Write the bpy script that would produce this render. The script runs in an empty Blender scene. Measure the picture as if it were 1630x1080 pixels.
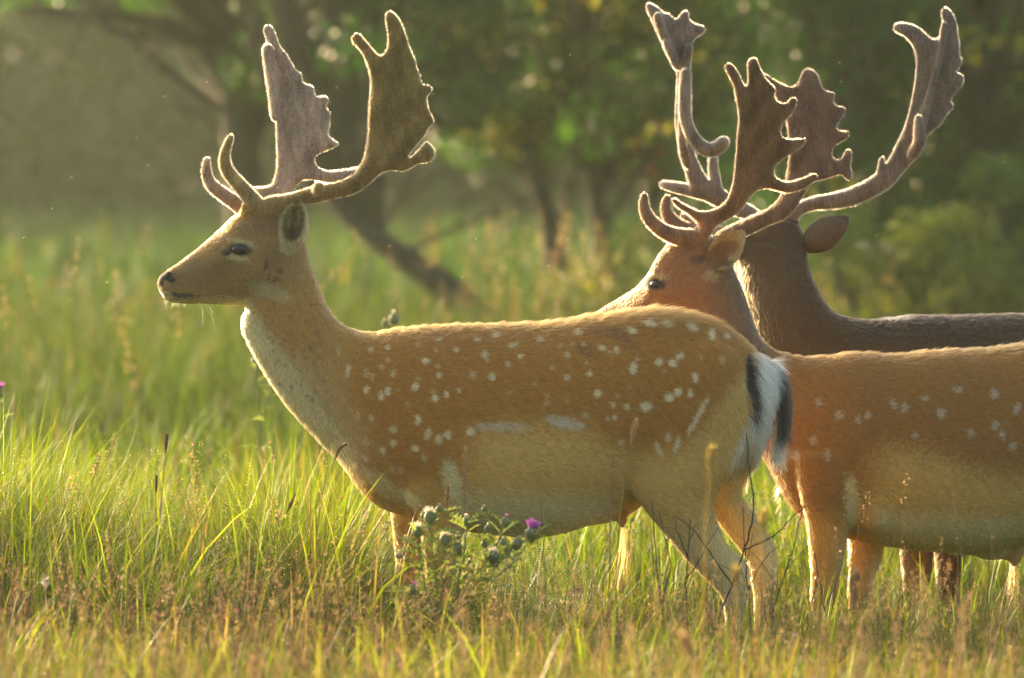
import bpy, bmesh, math, random
import numpy as np
from mathutils import Vector, Matrix, Quaternion

# ------------------------------------------------------------------ camera, light, exposure
SC = bpy.context.scene
COL = SC.collection
F_PX, CX, HORIZON, CAM_H = 10800.0, 815.0, 480.0, 0.99   # photograph pixels (1630 x 1080); camera height in metres

cam_data = bpy.data.cameras.new("camera")
cam = bpy.data.objects.new("camera", cam_data)
COL.objects.link(cam)
SC.camera = cam
cam.location = (0, 0, CAM_H)
cam.rotation_euler = (math.radians(90), 0, 0)
cam_data.sensor_width = 36.0
cam_data.lens = F_PX / 1630.0 * 36.0
cam_data.shift_y = -(540.0 - HORIZON) / 1630.0
cam_data.clip_start = 0.5
cam_data.clip_end = 2000
cam_data.dof.use_dof = True
cam_data.dof.focus_distance = 18.05
cam_data.dof.aperture_fstop = 4.1

SUN_AZ, SUN_EL = math.radians(-38), math.radians(12.5)      # azimuth from +Y, negative = to the left
sun_dir = Vector((math.sin(SUN_AZ) * math.cos(SUN_EL), math.cos(SUN_AZ) * math.cos(SUN_EL), math.sin(SUN_EL)))
world = bpy.data.worlds.new("World")
SC.world = world
world.use_nodes = True
_nt = world.node_tree
_bg = _nt.nodes["Background"]
_sky = _nt.nodes.new("ShaderNodeTexSky")
_sky.sky_type = 'NISHITA'
_sky.sun_disc = False
_sky.sun_elevation = SUN_EL
_sky.sun_rotation = SUN_AZ
_sky.dust_density = 6.0
_sky.air_density = 0.55
_sky.ozone_density = 0.3
_nt.links.new(_sky.outputs[0], _bg.inputs[0])
_bg.inputs[1].default_value = 0.15

sl = bpy.data.lights.new("sun", 'SUN')
sl.energy = 3.4
sl.angle = math.radians(0.6)
sl.color = (1.0, 0.70, 0.34)
sun = bpy.data.objects.new("sun", sl)
COL.objects.link(sun)
sun.rotation_euler = (-sun_dir).to_track_quat('-Z', 'Y').to_euler()
sun.location = (-20, 40, 30)

SC.view_settings.view_transform = 'Standard'
SC.view_settings.look = 'None'
SC.view_settings.exposure = 2.28
SC.view_settings.gamma = 1.0
SC.view_settings.use_curve_mapping = False
SC.render.engine = 'CYCLES'
cy = SC.cycles
cy.use_denoising = True
cy.max_bounces = 8
cy.diffuse_bounces = 3
cy.glossy_bounces = 3
cy.transmission_bounces = 5
cy.transparent_max_bounces = 8
cy.volume_bounces = 0
cy.sample_clamp_indirect = 4.0
cy.use_adaptive_sampling = False
cy.caustics_reflective = False
cy.caustics_refractive = False

rng = np.random.default_rng(7)
random.seed(7)

# ------------------------------------------------------------------ helpers
def P(px, py, Y):
    """photo pixel at distance Y -> world point"""
    k = Y / F_PX
    return np.array(((px - CX) * k, Y, CAM_H + (HORIZON - py) * k))

def tag(o, label=None, cat=None, group=None, kind=None):
    if label: o["label"] = label
    if cat: o["category"] = cat
    if group: o["group"] = group
    if kind: o["kind"] = kind
    return o

def empty(name, loc=(0, 0, 0)):
    o = bpy.data.objects.new(name, None)
    o.empty_display_size = 0.1
    o.location = loc
    COL.objects.link(o)
    return o

def link(o, parent=None):
    COL.objects.link(o)
    if parent is not None:
        o.parent = parent
        o.matrix_parent_inverse = Matrix.Translation(parent.location).inverted() if parent.parent is None else Matrix()
    return o

def mesh_np(name, verts, faces, mat=None, smooth=True):
    """faces: list of int arrays (n,3) and/or (n,4)"""
    me = bpy.data.meshes.new(name)
    if isinstance(faces, np.ndarray): faces = [faces]
    faces = [f for f in faces if len(f)]
    nl = sum(f.size for f in faces); nf = sum(len(f) for f in faces)
    me.vertices.add(len(verts)); me.loops.add(nl); me.polygons.add(nf)
    me.vertices.foreach_set("co", np.ascontiguousarray(verts, dtype=np.float32).ravel())
    me.loops.foreach_set("vertex_index", np.concatenate([f.ravel() for f in faces]).astype(np.int32))
    ls = np.concatenate([np.full(len(f), f.shape[1]) for f in faces])
    start = np.concatenate([[0], np.cumsum(ls)[:-1]])
    me.polygons.foreach_set("loop_start", start.astype(np.int32))
    if smooth: me.polygons.foreach_set("use_smooth", np.ones(nf, dtype=bool))
    me.update(calc_edges=True)
    me.validate()
    if mat is not None: me.materials.append(mat)
    return me

def add_color(me, cols, name="col"):
    a = me.color_attributes.new(name, 'FLOAT_COLOR', 'POINT')
    c = np.ones((len(cols), 4), dtype=np.float32); c[:, :3] = cols
    a.data.foreach_set("color", c.ravel())

def catmull(pts, n, closed=False):
    pts = np.asarray(pts, float)
    m = len(pts)
    if closed:
        idx = lambda i: pts[i % m]; segs = m
    else:
        idx = lambda i: pts[min(max(i, 0), m - 1)]; segs = m - 1
    out = []
    for i in range(segs):
        p0, p1, p2, p3 = idx(i - 1), idx(i), idx(i + 1), idx(i + 2)
        for k in range(n):
            t = k / n
            out.append(0.5 * ((2 * p1) + (-p0 + p2) * t + (2 * p0 - 5 * p1 + 4 * p2 - p3) * t * t + (-p0 + 3 * p1 - 3 * p2 + p3) * t ** 3))
    if not closed: out.append(pts[-1])
    return np.array(out)

def loft(rings, caps=True):
    """rings: (k, n, 3) -> verts, quads, tris"""
    k, n, _ = rings.shape
    v = rings.reshape(-1, 3)
    i = np.arange(k - 1)[:, None] * n; j = np.arange(n)[None, :]; j2 = (j + 1) % n
    q = np.stack([i + j, i + j2, i + n + j2, i + n + j], -1).reshape(-1, 4)
    t = np.zeros((0, 3), int)
    if caps:
        v = np.concatenate([v, rings[0].mean(0)[None], rings[-1].mean(0)[None]])
        a, b = k * n, k * n + 1
        jj = np.arange(n); jj2 = (jj + 1) % n
        t = np.concatenate([np.stack([jj2, jj, np.full(n, a)], -1), np.stack([(k - 1) * n + jj, (k - 1) * n + jj2, np.full(n, b)], -1)])
    return v, q, t

def frames(path):
    """parallel-transport frames along a polyline"""
    path = np.asarray(path, float)
    d = np.gradient(path, axis=0)
    d /= np.linalg.norm(d, axis=1)[:, None] + 1e-12
    a = np.array((0, 0, 1.0)) if abs(d[0][2]) < 0.9 else np.array((1.0, 0, 0))
    u = np.cross(d[0], a); u /= np.linalg.norm(u)
    U = []
    for i in range(len(path)):
        u = u - d[i] * np.dot(u, d[i]); u /= np.linalg.norm(u) + 1e-12
        U.append(u)
    U = np.array(U)
    return d, U, np.cross(d, U)

def tube(path, radii, n=8, caps=True):
    path = np.asarray(path, float)
    d, U, V = frames(path)
    a = np.linspace(0, 2 * np.pi, n, endpoint=False)
    r = np.asarray(radii, float)[:, None, None] * np.ones((len(path), 1, 1))
    rings = path[:, None] + r * (np.cos(a)[None, :, None] * U[:, None] + np.sin(a)[None, :, None] * V[:, None])
    return loft(rings, caps)

class Geo:
    """collects quads and tris (and a colour per vertex) for one mesh object"""
    def __init__(s): s.v, s.q, s.t, s.c, s.n = [], [], [], [], 0
    def add(s, v, q=None, t=None, col=None):
        v = np.asarray(v, float)
        s.v.append(v)
        if q is not None and len(q): s.q.append(np.asarray(q) + s.n)
        if t is not None and len(t): s.t.append(np.asarray(t) + s.n)
        c = np.ones((len(v), 3)) * (np.asarray(col, float) if col is not None else 1.0)
        s.c.append(c)
        s.n += len(v)
        return s
    def tube(s, path, radii, n=8, col=None):
        return s.add(*tube(path, radii, n), col=col)
    def mesh(s, name, mat, color=False, smooth=True):
        f = []
        if s.q: f.append(np.concatenate(s.q))
        if s.t: f.append(np.concatenate(s.t))
        me = mesh_np(name, np.concatenate(s.v), f, mat, smooth)
        if color: add_color(me, np.concatenate(s.c))
        return me
    def obj(s, name, mat, parent=None, color=False, smooth=True):
        return link(bpy.data.objects.new(name, s.mesh(name, mat, color, smooth)), parent)

def new_mat(name):
    m = bpy.data.materials.new(name); m.use_nodes = True
    nt = m.node_tree
    for n in list(nt.nodes): nt.nodes.remove(n)
    out = nt.nodes.new("ShaderNodeOutputMaterial")
    return m, nt, out

def N(nt, t, **kw):
    n = nt.nodes.new(t)
    for k, v in kw.items():
        if k.startswith("i_"):
            key = k[2:]
            key = int(key) if key.isdigit() else key
            n.inputs[key].default_value = v
        else: setattr(n, k, v)
    return n

def leaf_mat(name, trans=0.45, rough=0.45, attr="col", vary=0.25, spec=0.35, inst=False, tint=(1.25, 1.15, 0.55)):
    """thin leaves and blades: reflect, let light through, shine a little"""
    m, nt, out = new_mat(name)
    L = nt.links.new
    at = N(nt, "ShaderNodeAttribute", attribute_name=attr)
    if inst:
        at2 = N(nt, "ShaderNodeAttribute", attribute_name="tint", attribute_type='INSTANCER')
        mx = N(nt, "ShaderNodeMix", data_type='RGBA', blend_type='MULTIPLY'); mx.inputs[0].default_value = 1
        L(at.outputs[0], mx.inputs[6]); L(at2.outputs[0], mx.inputs[7]); colo = mx.outputs[2]
    else: colo = at.outputs[0]
    geo = N(nt, "ShaderNodeNewGeometry")
    mul = N(nt, "ShaderNodeMath", operation='MULTIPLY_ADD'); mul.inputs[1].default_value = vary * 2; mul.inputs[2].default_value = 1 - vary
    L(geo.outputs["Random Per Island"], mul.inputs[0])
    hv = N(nt, "ShaderNodeHueSaturation"); L(mul.outputs[0], hv.inputs["Value"]); L(colo, hv.inputs["Color"])
    pb = N(nt, "ShaderNodeBsdfPrincipled"); pb.inputs["Roughness"].default_value = rough
    pb.inputs["Specular IOR Level"].default_value = spec
    L(hv.outputs[0], pb.inputs["Base Color"])
    tr = N(nt, "ShaderNodeBsdfTranslucent")
    tc = N(nt, "ShaderNodeMix", data_type='RGBA', blend_type='MULTIPLY'); tc.inputs[0].default_value = 1
    tc.inputs[7].default_value = (*tint, 1)
    L(hv.outputs[0], tc.inputs[6]); L(tc.outputs[2], tr.inputs[0])
    mix = N(nt, "ShaderNodeMixShader"); mix.inputs[0].default_value = trans
    L(pb.outputs[0], mix.inputs[1]); L(tr.outputs[0], mix.inputs[2])
    L(mix.outputs[0], out.inputs[0])
    return m

def terrain_z(x, y):
    """gentle rise of the meadow towards the wood"""
    t = np.clip((np.asarray(y, float) - 21.0) / 95.0, 0, None)
    z = 2.3 * t ** 0.95 * np.where(t > 0, 1, 0)
    z = z + 0.03 * np.sin(np.asarray(x) * 0.9 + 1.3) * np.clip((np.asarray(y) - 20) / 10, 0, 1)
    return z
NH = (150000, 90000, 60000); VOX = .0055; VOX2 = .0065; HAZE = 0.00032   # hair counts, voxel sizes in metres, haze density
# ------------------------------------------------------------------ animal building tools
def ring_pair(a, b, w, Y0, dy=0.0, yaw=0.0, n=28, p=2.2, egg=0.0):
    """elliptic ring through photo points a (top/front) and b (bottom/back), half width w metres"""
    A, B = P(a[0], a[1], Y0), P(b[0], b[1], Y0)
    c = (A + B) / 2 + np.array((0, dy, 0)); u = (A - B) / 2
    lat = np.array((math.sin(yaw), math.cos(yaw), 0)) * w
    t = np.linspace(0, 2 * np.pi, n, endpoint=False)
    ct, st = np.cos(t), np.sin(t)
    ce = np.sign(ct) * np.abs(ct) ** (2 / p); se = np.sign(st) * np.abs(st) ** (2 / p)
    wid = 1 - egg * ce                      # egg > 0: wider towards b
    return c + ce[:, None] * u + (se * wid)[:, None] * lat

def loft_pairs(spec, Y0, sub=4, n=28, p=2.2):
    """spec rows: ax, ay, bx, by, w, dy, yaw(deg), egg ; smooth loft, closed with caps"""
    S = np.array([list(r) + [0] * (8 - len(r)) for r in spec], float)
    S = catmull(S, sub)
    R = np.array([ring_pair(r[0:2], r[2:4], max(r[4], 0.002), Y0, r[5], math.radians(r[6]), n, p, r[7]) for r in S])
    return loft(R)

def ellipsoid(c, r, rot=None, nu=14, nv=20):
    th = np.linspace(0.05, math.pi - 0.05, nu); ph = np.linspace(0, 2 * np.pi, nv, endpoint=False)
    R = np.stack([np.sin(th)[:, None] * np.cos(ph), np.sin(th)[:, None] * np.sin(ph), np.cos(th)[:, None] * np.ones(nv)], -1) * np.asarray(r)
    if rot is not None: R = R @ np.array(rot).T
    return loft(R[::-1] + np.asarray(c))

def roty(a):
    a = math.radians(a); c, s = math.cos(a), math.sin(a)
    return np.array(((c, 0, s), (0, 1, 0), (-s, 0, c)))

def voxel_body(parts, voxel, smooth=8):
    g = Geo()
    for p in parts: g.add(*p)
    me = g.mesh("tmp_body", None)
    bm = bmesh.new(); bm.from_mesh(me); bmesh.ops.recalc_face_normals(bm, faces=bm.faces); bm.to_mesh(me); bm.free()
    o = bpy.data.objects.new("tmp_body", me); COL.objects.link(o)
    m = o.modifiers.new("r", 'REMESH'); m.mode = 'VOXEL'; m.voxel_size = voxel; m.adaptivity = 0.0
    s = o.modifiers.new("s", 'SMOOTH'); s.factor = 0.5; s.iterations = smooth
    dg = bpy.context.evaluated_depsgraph_get(); dg.update()
    ev = o.evaluated_get(dg)
    out = bpy.data.meshes.new_from_object(ev)
    nv = len(out.vertices); v = np.empty(nv * 3, np.float32); out.vertices.foreach_get("co", v); v = v.reshape(-1, 3).astype(float)
    out.calc_loop_triangles()
    nq = len(out.polygons); lt = np.empty(nq, np.int32); out.polygons.foreach_get("loop_total", lt)
    lv = np.empty(len(out.loops), np.int32); out.loops.foreach_get("vertex_index", lv)
    ls = np.empty(nq, np.int32); out.polygons.foreach_get("loop_start", ls)
    q = lv[ls[lt == 4][:, None] + np.arange(4)]; t = lv[ls[lt == 3][:, None] + np.arange(3)]
    bpy.data.objects.remove(o); bpy.data.meshes.remove(me); bpy.data.meshes.remove(out)
    return v, q, t

def surface_nets(f, origin, h):
    """f: 3-D scalar grid (negative inside) -> verts, quads"""
    ins = f < 0
    nx, ny, nz = f.shape
    c = np.zeros((nx - 1, ny - 1, nz - 1), int)
    corners = [(i, j, k) for i in (0, 1) for j in (0, 1) for k in (0, 1)]
    for i, j, k in corners: c += ins[i:nx - 1 + i, j:ny - 1 + j, k:nz - 1 + k]
    act = (c > 0) & (c < 8)
    ids = -np.ones(act.shape, int); cells = np.argwhere(act); ids[act] = np.arange(len(cells))
    acc = np.zeros((len(cells), 3)); cnt = np.zeros(len(cells))
    for a in corners:
        for ax in range(3):
            if a[ax]: continue
            b = list(a); b[ax] = 1
            fa = f[tuple((cells + a).T)]; fb = f[tuple((cells + b).T)]
            m = (fa < 0) != (fb < 0)
            t = np.where(m, fa / np.where(m, fa - fb, 1), 0)
            p = np.array(a, float)[None] + 0 * acc; p[:, ax] = t
            acc += np.where(m[:, None], p, 0); cnt += m
    v = (cells + acc / cnt[:, None]) * h + np.asarray(origin)
    quads = []
    for ax in range(3):
        o1, o2 = [(1, 2), (2, 0), (0, 1)][ax]
        sl0 = [slice(None)] * 3; sl1 = [slice(None)] * 3
        sl0[ax] = slice(0, -1); sl1[ax] = slice(1, None)
        m = ins[tuple(sl0)] != ins[tuple(sl1)]
        e = np.argwhere(m)
        e = e[(e[:, o1] > 0) & (e[:, o2] > 0) & (e[:, o1] < f.shape[o1] - 1) & (e[:, o2] < f.shape[o2] - 1)]
        flip = ins[tuple(e.T)]
        q = []
        for d1, d2 in ((0, 0), (1, 0), (1, 1), (0, 1)):
            cc = e.copy(); cc[:, o1] -= d1; cc[:, o2] -= d2
            q.append(ids[tuple(cc.T)])
        q = np.stack(q, -1)
        q[~flip] = q[~flip][:, ::-1]
        quads.append(q)
    return v, np.concatenate(quads)

def poly_dist(px, poly):
    """signed distance (negative inside) of points (n,2) to a closed polygon"""
    a = poly; b = np.roll(poly, -1, 0)
    d = np.full(len(px), 1e9); inside = np.zeros(len(px), bool)
    for p0, p1 in zip(a, b):
        e = p1 - p0; w = px - p0
        t = np.clip((w @ e) / (e @ e + 1e-9), 0, 1)
        d = np.minimum(d, np.linalg.norm(w - t[:, None] * e, axis=1))
        cond = (p0[1] > px[:, 1]) != (p1[1] > px[:, 1])
        xx = p0[0] + (px[:, 1] - p0[1]) / (p1[1] - p0[1] + 1e-12) * e[0]
        inside ^= cond & (px[:, 0] < xx)
    return np.where(inside, -d, d)

def antler(outline, tubes, Y0, depth, thick, h=0.004):
    """outline: traced photo pixels of beam and palm; tubes: [(px,py,r_px,dy) ...] tines.
    depth(px,py)-> metres from the plane Y0 ; thick(px,py)-> half thickness in metres"""
    s = F_PX / Y0
    poly = catmull(outline, 4, closed=True)
    allp = [poly] + [np.array(t)[:, :2] for t in tubes]
    lo = np.min([p.min(0) for p in allp], 0) - 14; hi = np.max([p.max(0) for p in allp], 0) + 14
    st = h * s
    gx = np.arange(lo[0], hi[0], st); gy = np.arange(hi[1], lo[1], -st)
    X, Z = np.meshgrid(gx, gy, indexing='ij')
    pts = np.stack([X.ravel(), Z.ravel()], -1)
    d2 = (poly_dist(pts, poly) / s).reshape(X.shape)
    dep = depth(X, Z)
    T = thick(X, Z) + 0.0030 * np.sin(X * .12 + np.sin(Z * .05) * 2) * np.sin(Z * .07 + 1)
    dys = [dep[d2 < 0.02]] + [np.array([p[3] for p in t]) for t in tubes]
    ylo = min(d.min() for d in dys) - 0.045; yhi = max(d.max() for d in dys) + 0.045
    ys = np.arange(ylo, yhi, h)
    yy = ys[None, :, None] - dep[:, None, :]
    a = np.maximum(d2 + T, 0)[:, None, :]
    f = np.sqrt(a ** 2 + yy ** 2) - T[:, None, :]
    f = np.maximum(f, d2[:, None, :])
    WX, WZ = X[:, None, :] / s, -Z[:, None, :] / s
    for t in tubes:
        q = catmull(np.array(t, float), 4)
        for p0, p1 in zip(q[:-1], q[1:]):
            A = np.array((p0[0] / s, p0[3], -p0[1] / s)); B = np.array((p1[0] / s, p1[3], -p1[1] / s))
            E = B - A; L2 = E @ E + 1e-9
            wx, wy, wz = WX - A[0], ys[None, :, None] - A[1], WZ - A[2]
            tt = np.clip((wx * E[0] + wy * E[1] + wz * E[2]) / L2, 0, 1)
            dd = np.sqrt((wx - tt * E[0]) ** 2 + (wy - tt * E[1]) ** 2 + (wz - tt * E[2]) ** 2) - (p0[2] + (p1[2] - p0[2]) * tt) / s
            k = 0.008; hh = np.clip(0.5 + 0.5 * (f - dd) / k, 0, 1)
            f = dd * hh + f * (1 - hh) - k * hh * (1 - hh)
    o = P(gx[0], gy[0], Y0)
    v, q = surface_nets(f, (o[0], Y0 + ylo, o[2]), h)
    # relax a little
    e = np.concatenate([q[:, [0, 1]], q[:, [1, 2]], q[:, [2, 3]], q[:, [3, 0]]])
    for _ in range(3):
        acc = np.zeros_like(v); cnt = np.zeros(len(v))
        np.add.at(acc, e[:, 0], v[e[:, 1]]); np.add.at(acc, e[:, 1], v[e[:, 0]])
        np.add.at(cnt, e[:, 0], 1); np.add.at(cnt, e[:, 1], 1)
        v = v * 0.5 + 0.5 * acc / cnt[:, None]
    return v, q

def vert_normals(v, q, t):
    n = np.zeros_like(v)
    for f in (q, t):
        if not len(f): continue
        fn = np.cross(v[f[:, 2]] - v[f[:, 0]], v[f[:, -1]] - v[f[:, 1]]) if f.shape[1] == 4 else np.cross(v[f[:, 1]] - v[f[:, 0]], v[f[:, 2]] - v[f[:, 0]])
        for k in range(f.shape[1]): np.add.at(n, f[:, k], fn)
    return n / (np.linalg.norm(n, axis=1)[:, None] + 1e-12)

def sample_surface(v, q, t, n, weight=None):
    tri = [t] if len(t) else []
    if len(q): tri += [q[:, [0, 1, 2]], q[:, [0, 2, 3]]]
    tri = np.concatenate(tri)
    A, B, C = v[tri[:, 0]], v[tri[:, 1]], v[tri[:, 2]]
    cr = np.cross(B - A, C - A); ar = np.linalg.norm(cr, axis=1)
    w = ar.copy()
    if weight is not None: w *= weight((A + B + C) / 3)
    c = np.cumsum(w); i = np.searchsorted(c, rng.random(n) * c[-1]); i = np.clip(i, 0, len(tri) - 1)
    r1, r2 = np.sqrt(rng.random(n)), rng.random(n)
    VN = vert_normals(v, q, t)
    b0, b1, b2 = 1 - r1, r1 * (1 - r2), r1 * r2
    pos = A[i] * b0[:, None] + B[i] * b1[:, None] + C[i] * b2[:, None]
    nr = VN[tri[i, 0]] * b0[:, None] + VN[tri[i, 1]] * b1[:, None] + VN[tri[i, 2]] * b2[:, None]
    return pos, nr / (np.linalg.norm(nr, axis=1)[:, None] + 1e-9)

def hair_object(name, pos, vec, bend, length, radius, cols, mat, parent, pts=4):
    """strands as a curves object; vec unit direction, bend added along the strand"""
    n = len(pos)
    hc = bpy.data.hair_curves.new(name)
    hc.add_curves([pts] * n)
    s = np.linspace(0, 1, pts)
    pp = pos[:, None] + (vec[:, None] * s[None, :, None] + bend[:, None] * (s ** 2)[None, :, None]) * length[:, None, None]
    hc.attributes["position"].data.foreach_set("vector", pp.astype(np.float32).ravel())
    ra = hc.attributes.get("radius") or hc.attributes.new("radius", 'FLOAT', 'POINT')
    prof = np.linspace(1, 0.25, pts)
    ra.data.foreach_set("value", (radius[:, None] * prof[None]).astype(np.float32).ravel())
    ca = hc.attributes.new("col", 'FLOAT_COLOR', 'CURVE')
    c = np.ones((n, 4), np.float32); c[:, :3] = cols
    ca.data.foreach_set("color", c.ravel())
    hc.materials.append(mat)
    return link(bpy.data.objects.new(name, hc), parent)

# ---- materials of the animals
def coat_material():
    m, nt, out = new_mat("coat_skin")
    at = N(nt, "ShaderNodeAttribute", attribute_name="col")
    no = N(nt, "ShaderNodeTexNoise", i_Scale=90.0, i_Detail=4.0)
    mp = N(nt, "ShaderNodeMapRange"); mp.inputs[3].default_value = 0.72; mp.inputs[4].default_value = 1.15
    nt.links.new(no.outputs[0], mp.inputs[0])
    hv = N(nt, "ShaderNodeHueSaturation"); nt.links.new(at.outputs[0], hv.inputs["Color"]); nt.links.new(mp.outputs[0], hv.inputs["Value"])
    pb = N(nt, "ShaderNodeBsdfPrincipled", i_Roughness=0.8); pb.inputs["Specular IOR Level"].default_value = 0.2
    bp = N(nt, "ShaderNodeBump", i_Strength=0.3, i_Distance=0.004); nt.links.new(no.outputs[0], bp.inputs["Height"])
    nt.links.new(bp.outputs[0], pb.inputs["Normal"])
    nt.links.new(hv.outputs[0], pb.inputs["Base Color"]); nt.links.new(pb.outputs[0], out.inputs[0])
    return m

def hair_material(name, rough=0.35, radial=0.5, gain=1.0, matte=.38):
    """backlit strands: light passes through and scatters forward"""
    m, nt, out = new_mat(name)
    at = N(nt, "ShaderNodeAttribute", attribute_name="col")
    pb = N(nt, "ShaderNodeBsdfHairPrincipled"); pb.parametrization = 'COLOR'
    pb.inputs["Roughness"].default_value = rough; pb.inputs["Radial Roughness"].default_value = radial
    pb.inputs["Random Roughness"].default_value = 0.1
    pb.inputs["IOR"].default_value = 1.45
    g = N(nt, "ShaderNodeHueSaturation"); g.inputs["Value"].default_value = gain
    nt.links.new(at.outputs[0], g.inputs["Color"]); nt.links.new(g.outputs[0], pb.inputs["Color"])
    df = N(nt, "ShaderNodeBsdfDiffuse"); nt.links.new(at.outputs[0], df.inputs[0])
    mx = N(nt, "ShaderNodeMixShader"); mx.inputs[0].default_value = matte
    nt.links.new(pb.outputs[0], mx.inputs[1]); nt.links.new(df.outputs[0], mx.inputs[2])
    nt.links.new(mx.outputs[0], out.inputs[0])
    return m

def velvet_material():
    m, nt, out = new_mat("antler_velvet")
    at = N(nt, "ShaderNodeAttribute", attribute_name="col")
    no = N(nt, "ShaderNodeTexNoise", i_Scale=55.0, i_Detail=6.0, i_Roughness=0.65)
    tc = N(nt, "ShaderNodeTexCoord")
    mpg = N(nt, "ShaderNodeMapping"); mpg.inputs["Scale"].default_value = (2.2, 1, 0.5)
    nt.links.new(tc.outputs["Object"], mpg.inputs[0]); nt.links.new(mpg.outputs[0], no.inputs[0])
    cr = N(nt, "ShaderNodeMapRange"); cr.inputs[1].default_value = 0.3; cr.inputs[2].default_value = 0.7; cr.inputs[3].default_value = 0.62; cr.inputs[4].default_value = 1.3
    nt.links.new(no.outputs[0], cr.inputs[0])
    hv = N(nt, "ShaderNodeHueSaturation"); nt.links.new(at.outputs[0], hv.inputs["Color"]); nt.links.new(cr.outputs[0], hv.inputs["Value"])
    pb = N(nt, "ShaderNodeBsdfPrincipled", i_Roughness=0.75)
    pb.inputs["Sheen Weight"].default_value = 0.5; pb.inputs["Sheen Tint"].default_value = (1, .85, .65, 1); pb.inputs["Sheen Roughness"].default_value = 0.4
    pb.inputs["Specular IOR Level"].default_value = 0.2
    bp = N(nt, "ShaderNodeBump", i_Strength=1.0, i_Distance=0.008); nt.links.new(no.outputs[0], bp.inputs["Height"]); nt.links.new(bp.outputs[0], pb.inputs["Normal"])
    nt.links.new(hv.outputs[0], pb.inputs["Base Color"]); nt.links.new(pb.outputs[0], out.inputs[0])
    return m

def eye_material():
    m, nt, out = new_mat("dark_eye")
    pb = N(nt, "ShaderNodeBsdfPrincipled", i_Roughness=0.18); pb.inputs["Base Color"].default_value = (0.010, 0.006, 0.004, 1)
    pb.inputs["Specular IOR Level"].default_value = .35; pb.inputs["Coat Weight"].default_value = 0.25; pb.inputs["Coat Roughness"].default_value = 0.03
    nt.links.new(pb.outputs[0], out.inputs[0]); return m

M_COAT, M_HAIR, M_FUZZ, M_VELVET, M_EYE = coat_material(), hair_material("coat_hair"), hair_material("velvet_hair", .4, .6, 1.1, .2), velvet_material(), eye_material()

def sstep(a, b, x):
    t = np.clip((x - a) / (b - a), 0, 1); return t * t * (3 - 2 * t)

def blobs(x, y, spots, noise=1.6):
    """soft mask of elongated spots (px,py,rx,ry,angle)"""
    m = np.zeros(len(x))
    xn = x + rng.normal(0, noise, len(x)); yn = y + rng.normal(0, noise, len(x))
    for s in spots:
        cx, cy, rx, ry = s[:4]; an = math.radians(s[4] if len(s) > 4 else 0); st = s[5] if len(s) > 5 else 1.0
        c, sn = math.cos(an), math.sin(an)
        dx, dy = xn - cx, yn - cy
        u, w = (dx * c + dy * sn) / rx, (-dx * sn + dy * c) / ry
        d = u * u + w * w
        m = np.maximum(m, st * (1 - sstep(0.5, 1.25, d)))
    return m

def topx(p, Y0):
    """world points -> photo pixel coordinates in the animal's own plane"""
    s = F_PX / Y0
    return CX + p[:, 0] * s, HORIZON - (p[:, 2] - CAM_H) * s

def leaf_ear(base, tip, width, Y0, dyb, dyt, face, cup=0.02, n=14, m=16, th=0.003):
    """a cupped deer's ear from base pixel to tip pixel; face = direction the bowl opens to"""
    A = P(*base, Y0) + np.array((0, dyb, 0)); B = P(*tip, Y0) + np.array((0, dyt, 0))
    ax = B - A; L = np.linalg.norm(ax); ax /= L
    f = np.asarray(face, float); f -= ax * (f @ ax); f /= np.linalg.norm(f)
    sd = np.cross(ax, f)
    t = np.linspace(0, 1, m)
    prof = np.interp(t, [0, .12, .3, .5, .7, .85, .95, 1], [.42, .70, .96, 1, .80, .52, .26, .05])
    a = np.linspace(-1, 1, n)
    R = []
    for ti, w in zip(t, prof):
        c = A + ax * L * ti
        off = cup * np.interp(ti, [0, .25, .6, 1], [.6, 1, .8, .1])
        row = c + sd * (a * w * width / 2)[:, None] + f * (off * (np.abs(a) ** 2.2 * 1.5 - 1))[:, None]
        k = 1.0 if ti < .93 else .4
        bk = row - f * ((th + .007 * (1 - a ** 2) * w) * k)[:, None]
        R.append(np.concatenate([row, bk[::-1]]))
    return loft(np.array(R))
# ------------------------------------------------------------------ ground, trees, wood
def soil_material():
    m, nt, out = new_mat("meadow_soil"); L = nt.links.new
    tc = N(nt, "ShaderNodeTexCoord")
    n1 = N(nt, "ShaderNodeTexNoise", i_Scale=0.35, i_Detail=6.0); n2 = N(nt, "ShaderNodeTexNoise", i_Scale=9.0, i_Detail=8.0)
    L(tc.outputs["Object"], n1.inputs[0]); L(tc.outputs["Object"], n2.inputs[0])
    r = N(nt, "ShaderNodeValToRGB"); e = r.color_ramp.elements
    e[0].position = .35; e[0].color = (.03, .055, .012, 1); e[1].position = .68; e[1].color = (.075, .095, .022, 1)
    L(n1.outputs[0], r.inputs[0])
    mx = N(nt, "ShaderNodeMix", data_type='RGBA', blend_type='MULTIPLY'); mx.inputs[0].default_value = .6
    L(r.outputs[0], mx.inputs[6]); L(n2.outputs[0], mx.inputs[7])
    pb = N(nt, "ShaderNodeBsdfPrincipled", i_Roughness=.95); pb.inputs["Specular IOR Level"].default_value = .1
    bp = N(nt, "ShaderNodeBump", i_Strength=1.0, i_Distance=.15); L(n2.outputs[0], bp.inputs["Height"]); L(bp.outputs[0], pb.inputs["Normal"])
    L(mx.outputs[2], pb.inputs[0]); L(pb.outputs[0], out.inputs[0]); return m

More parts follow.
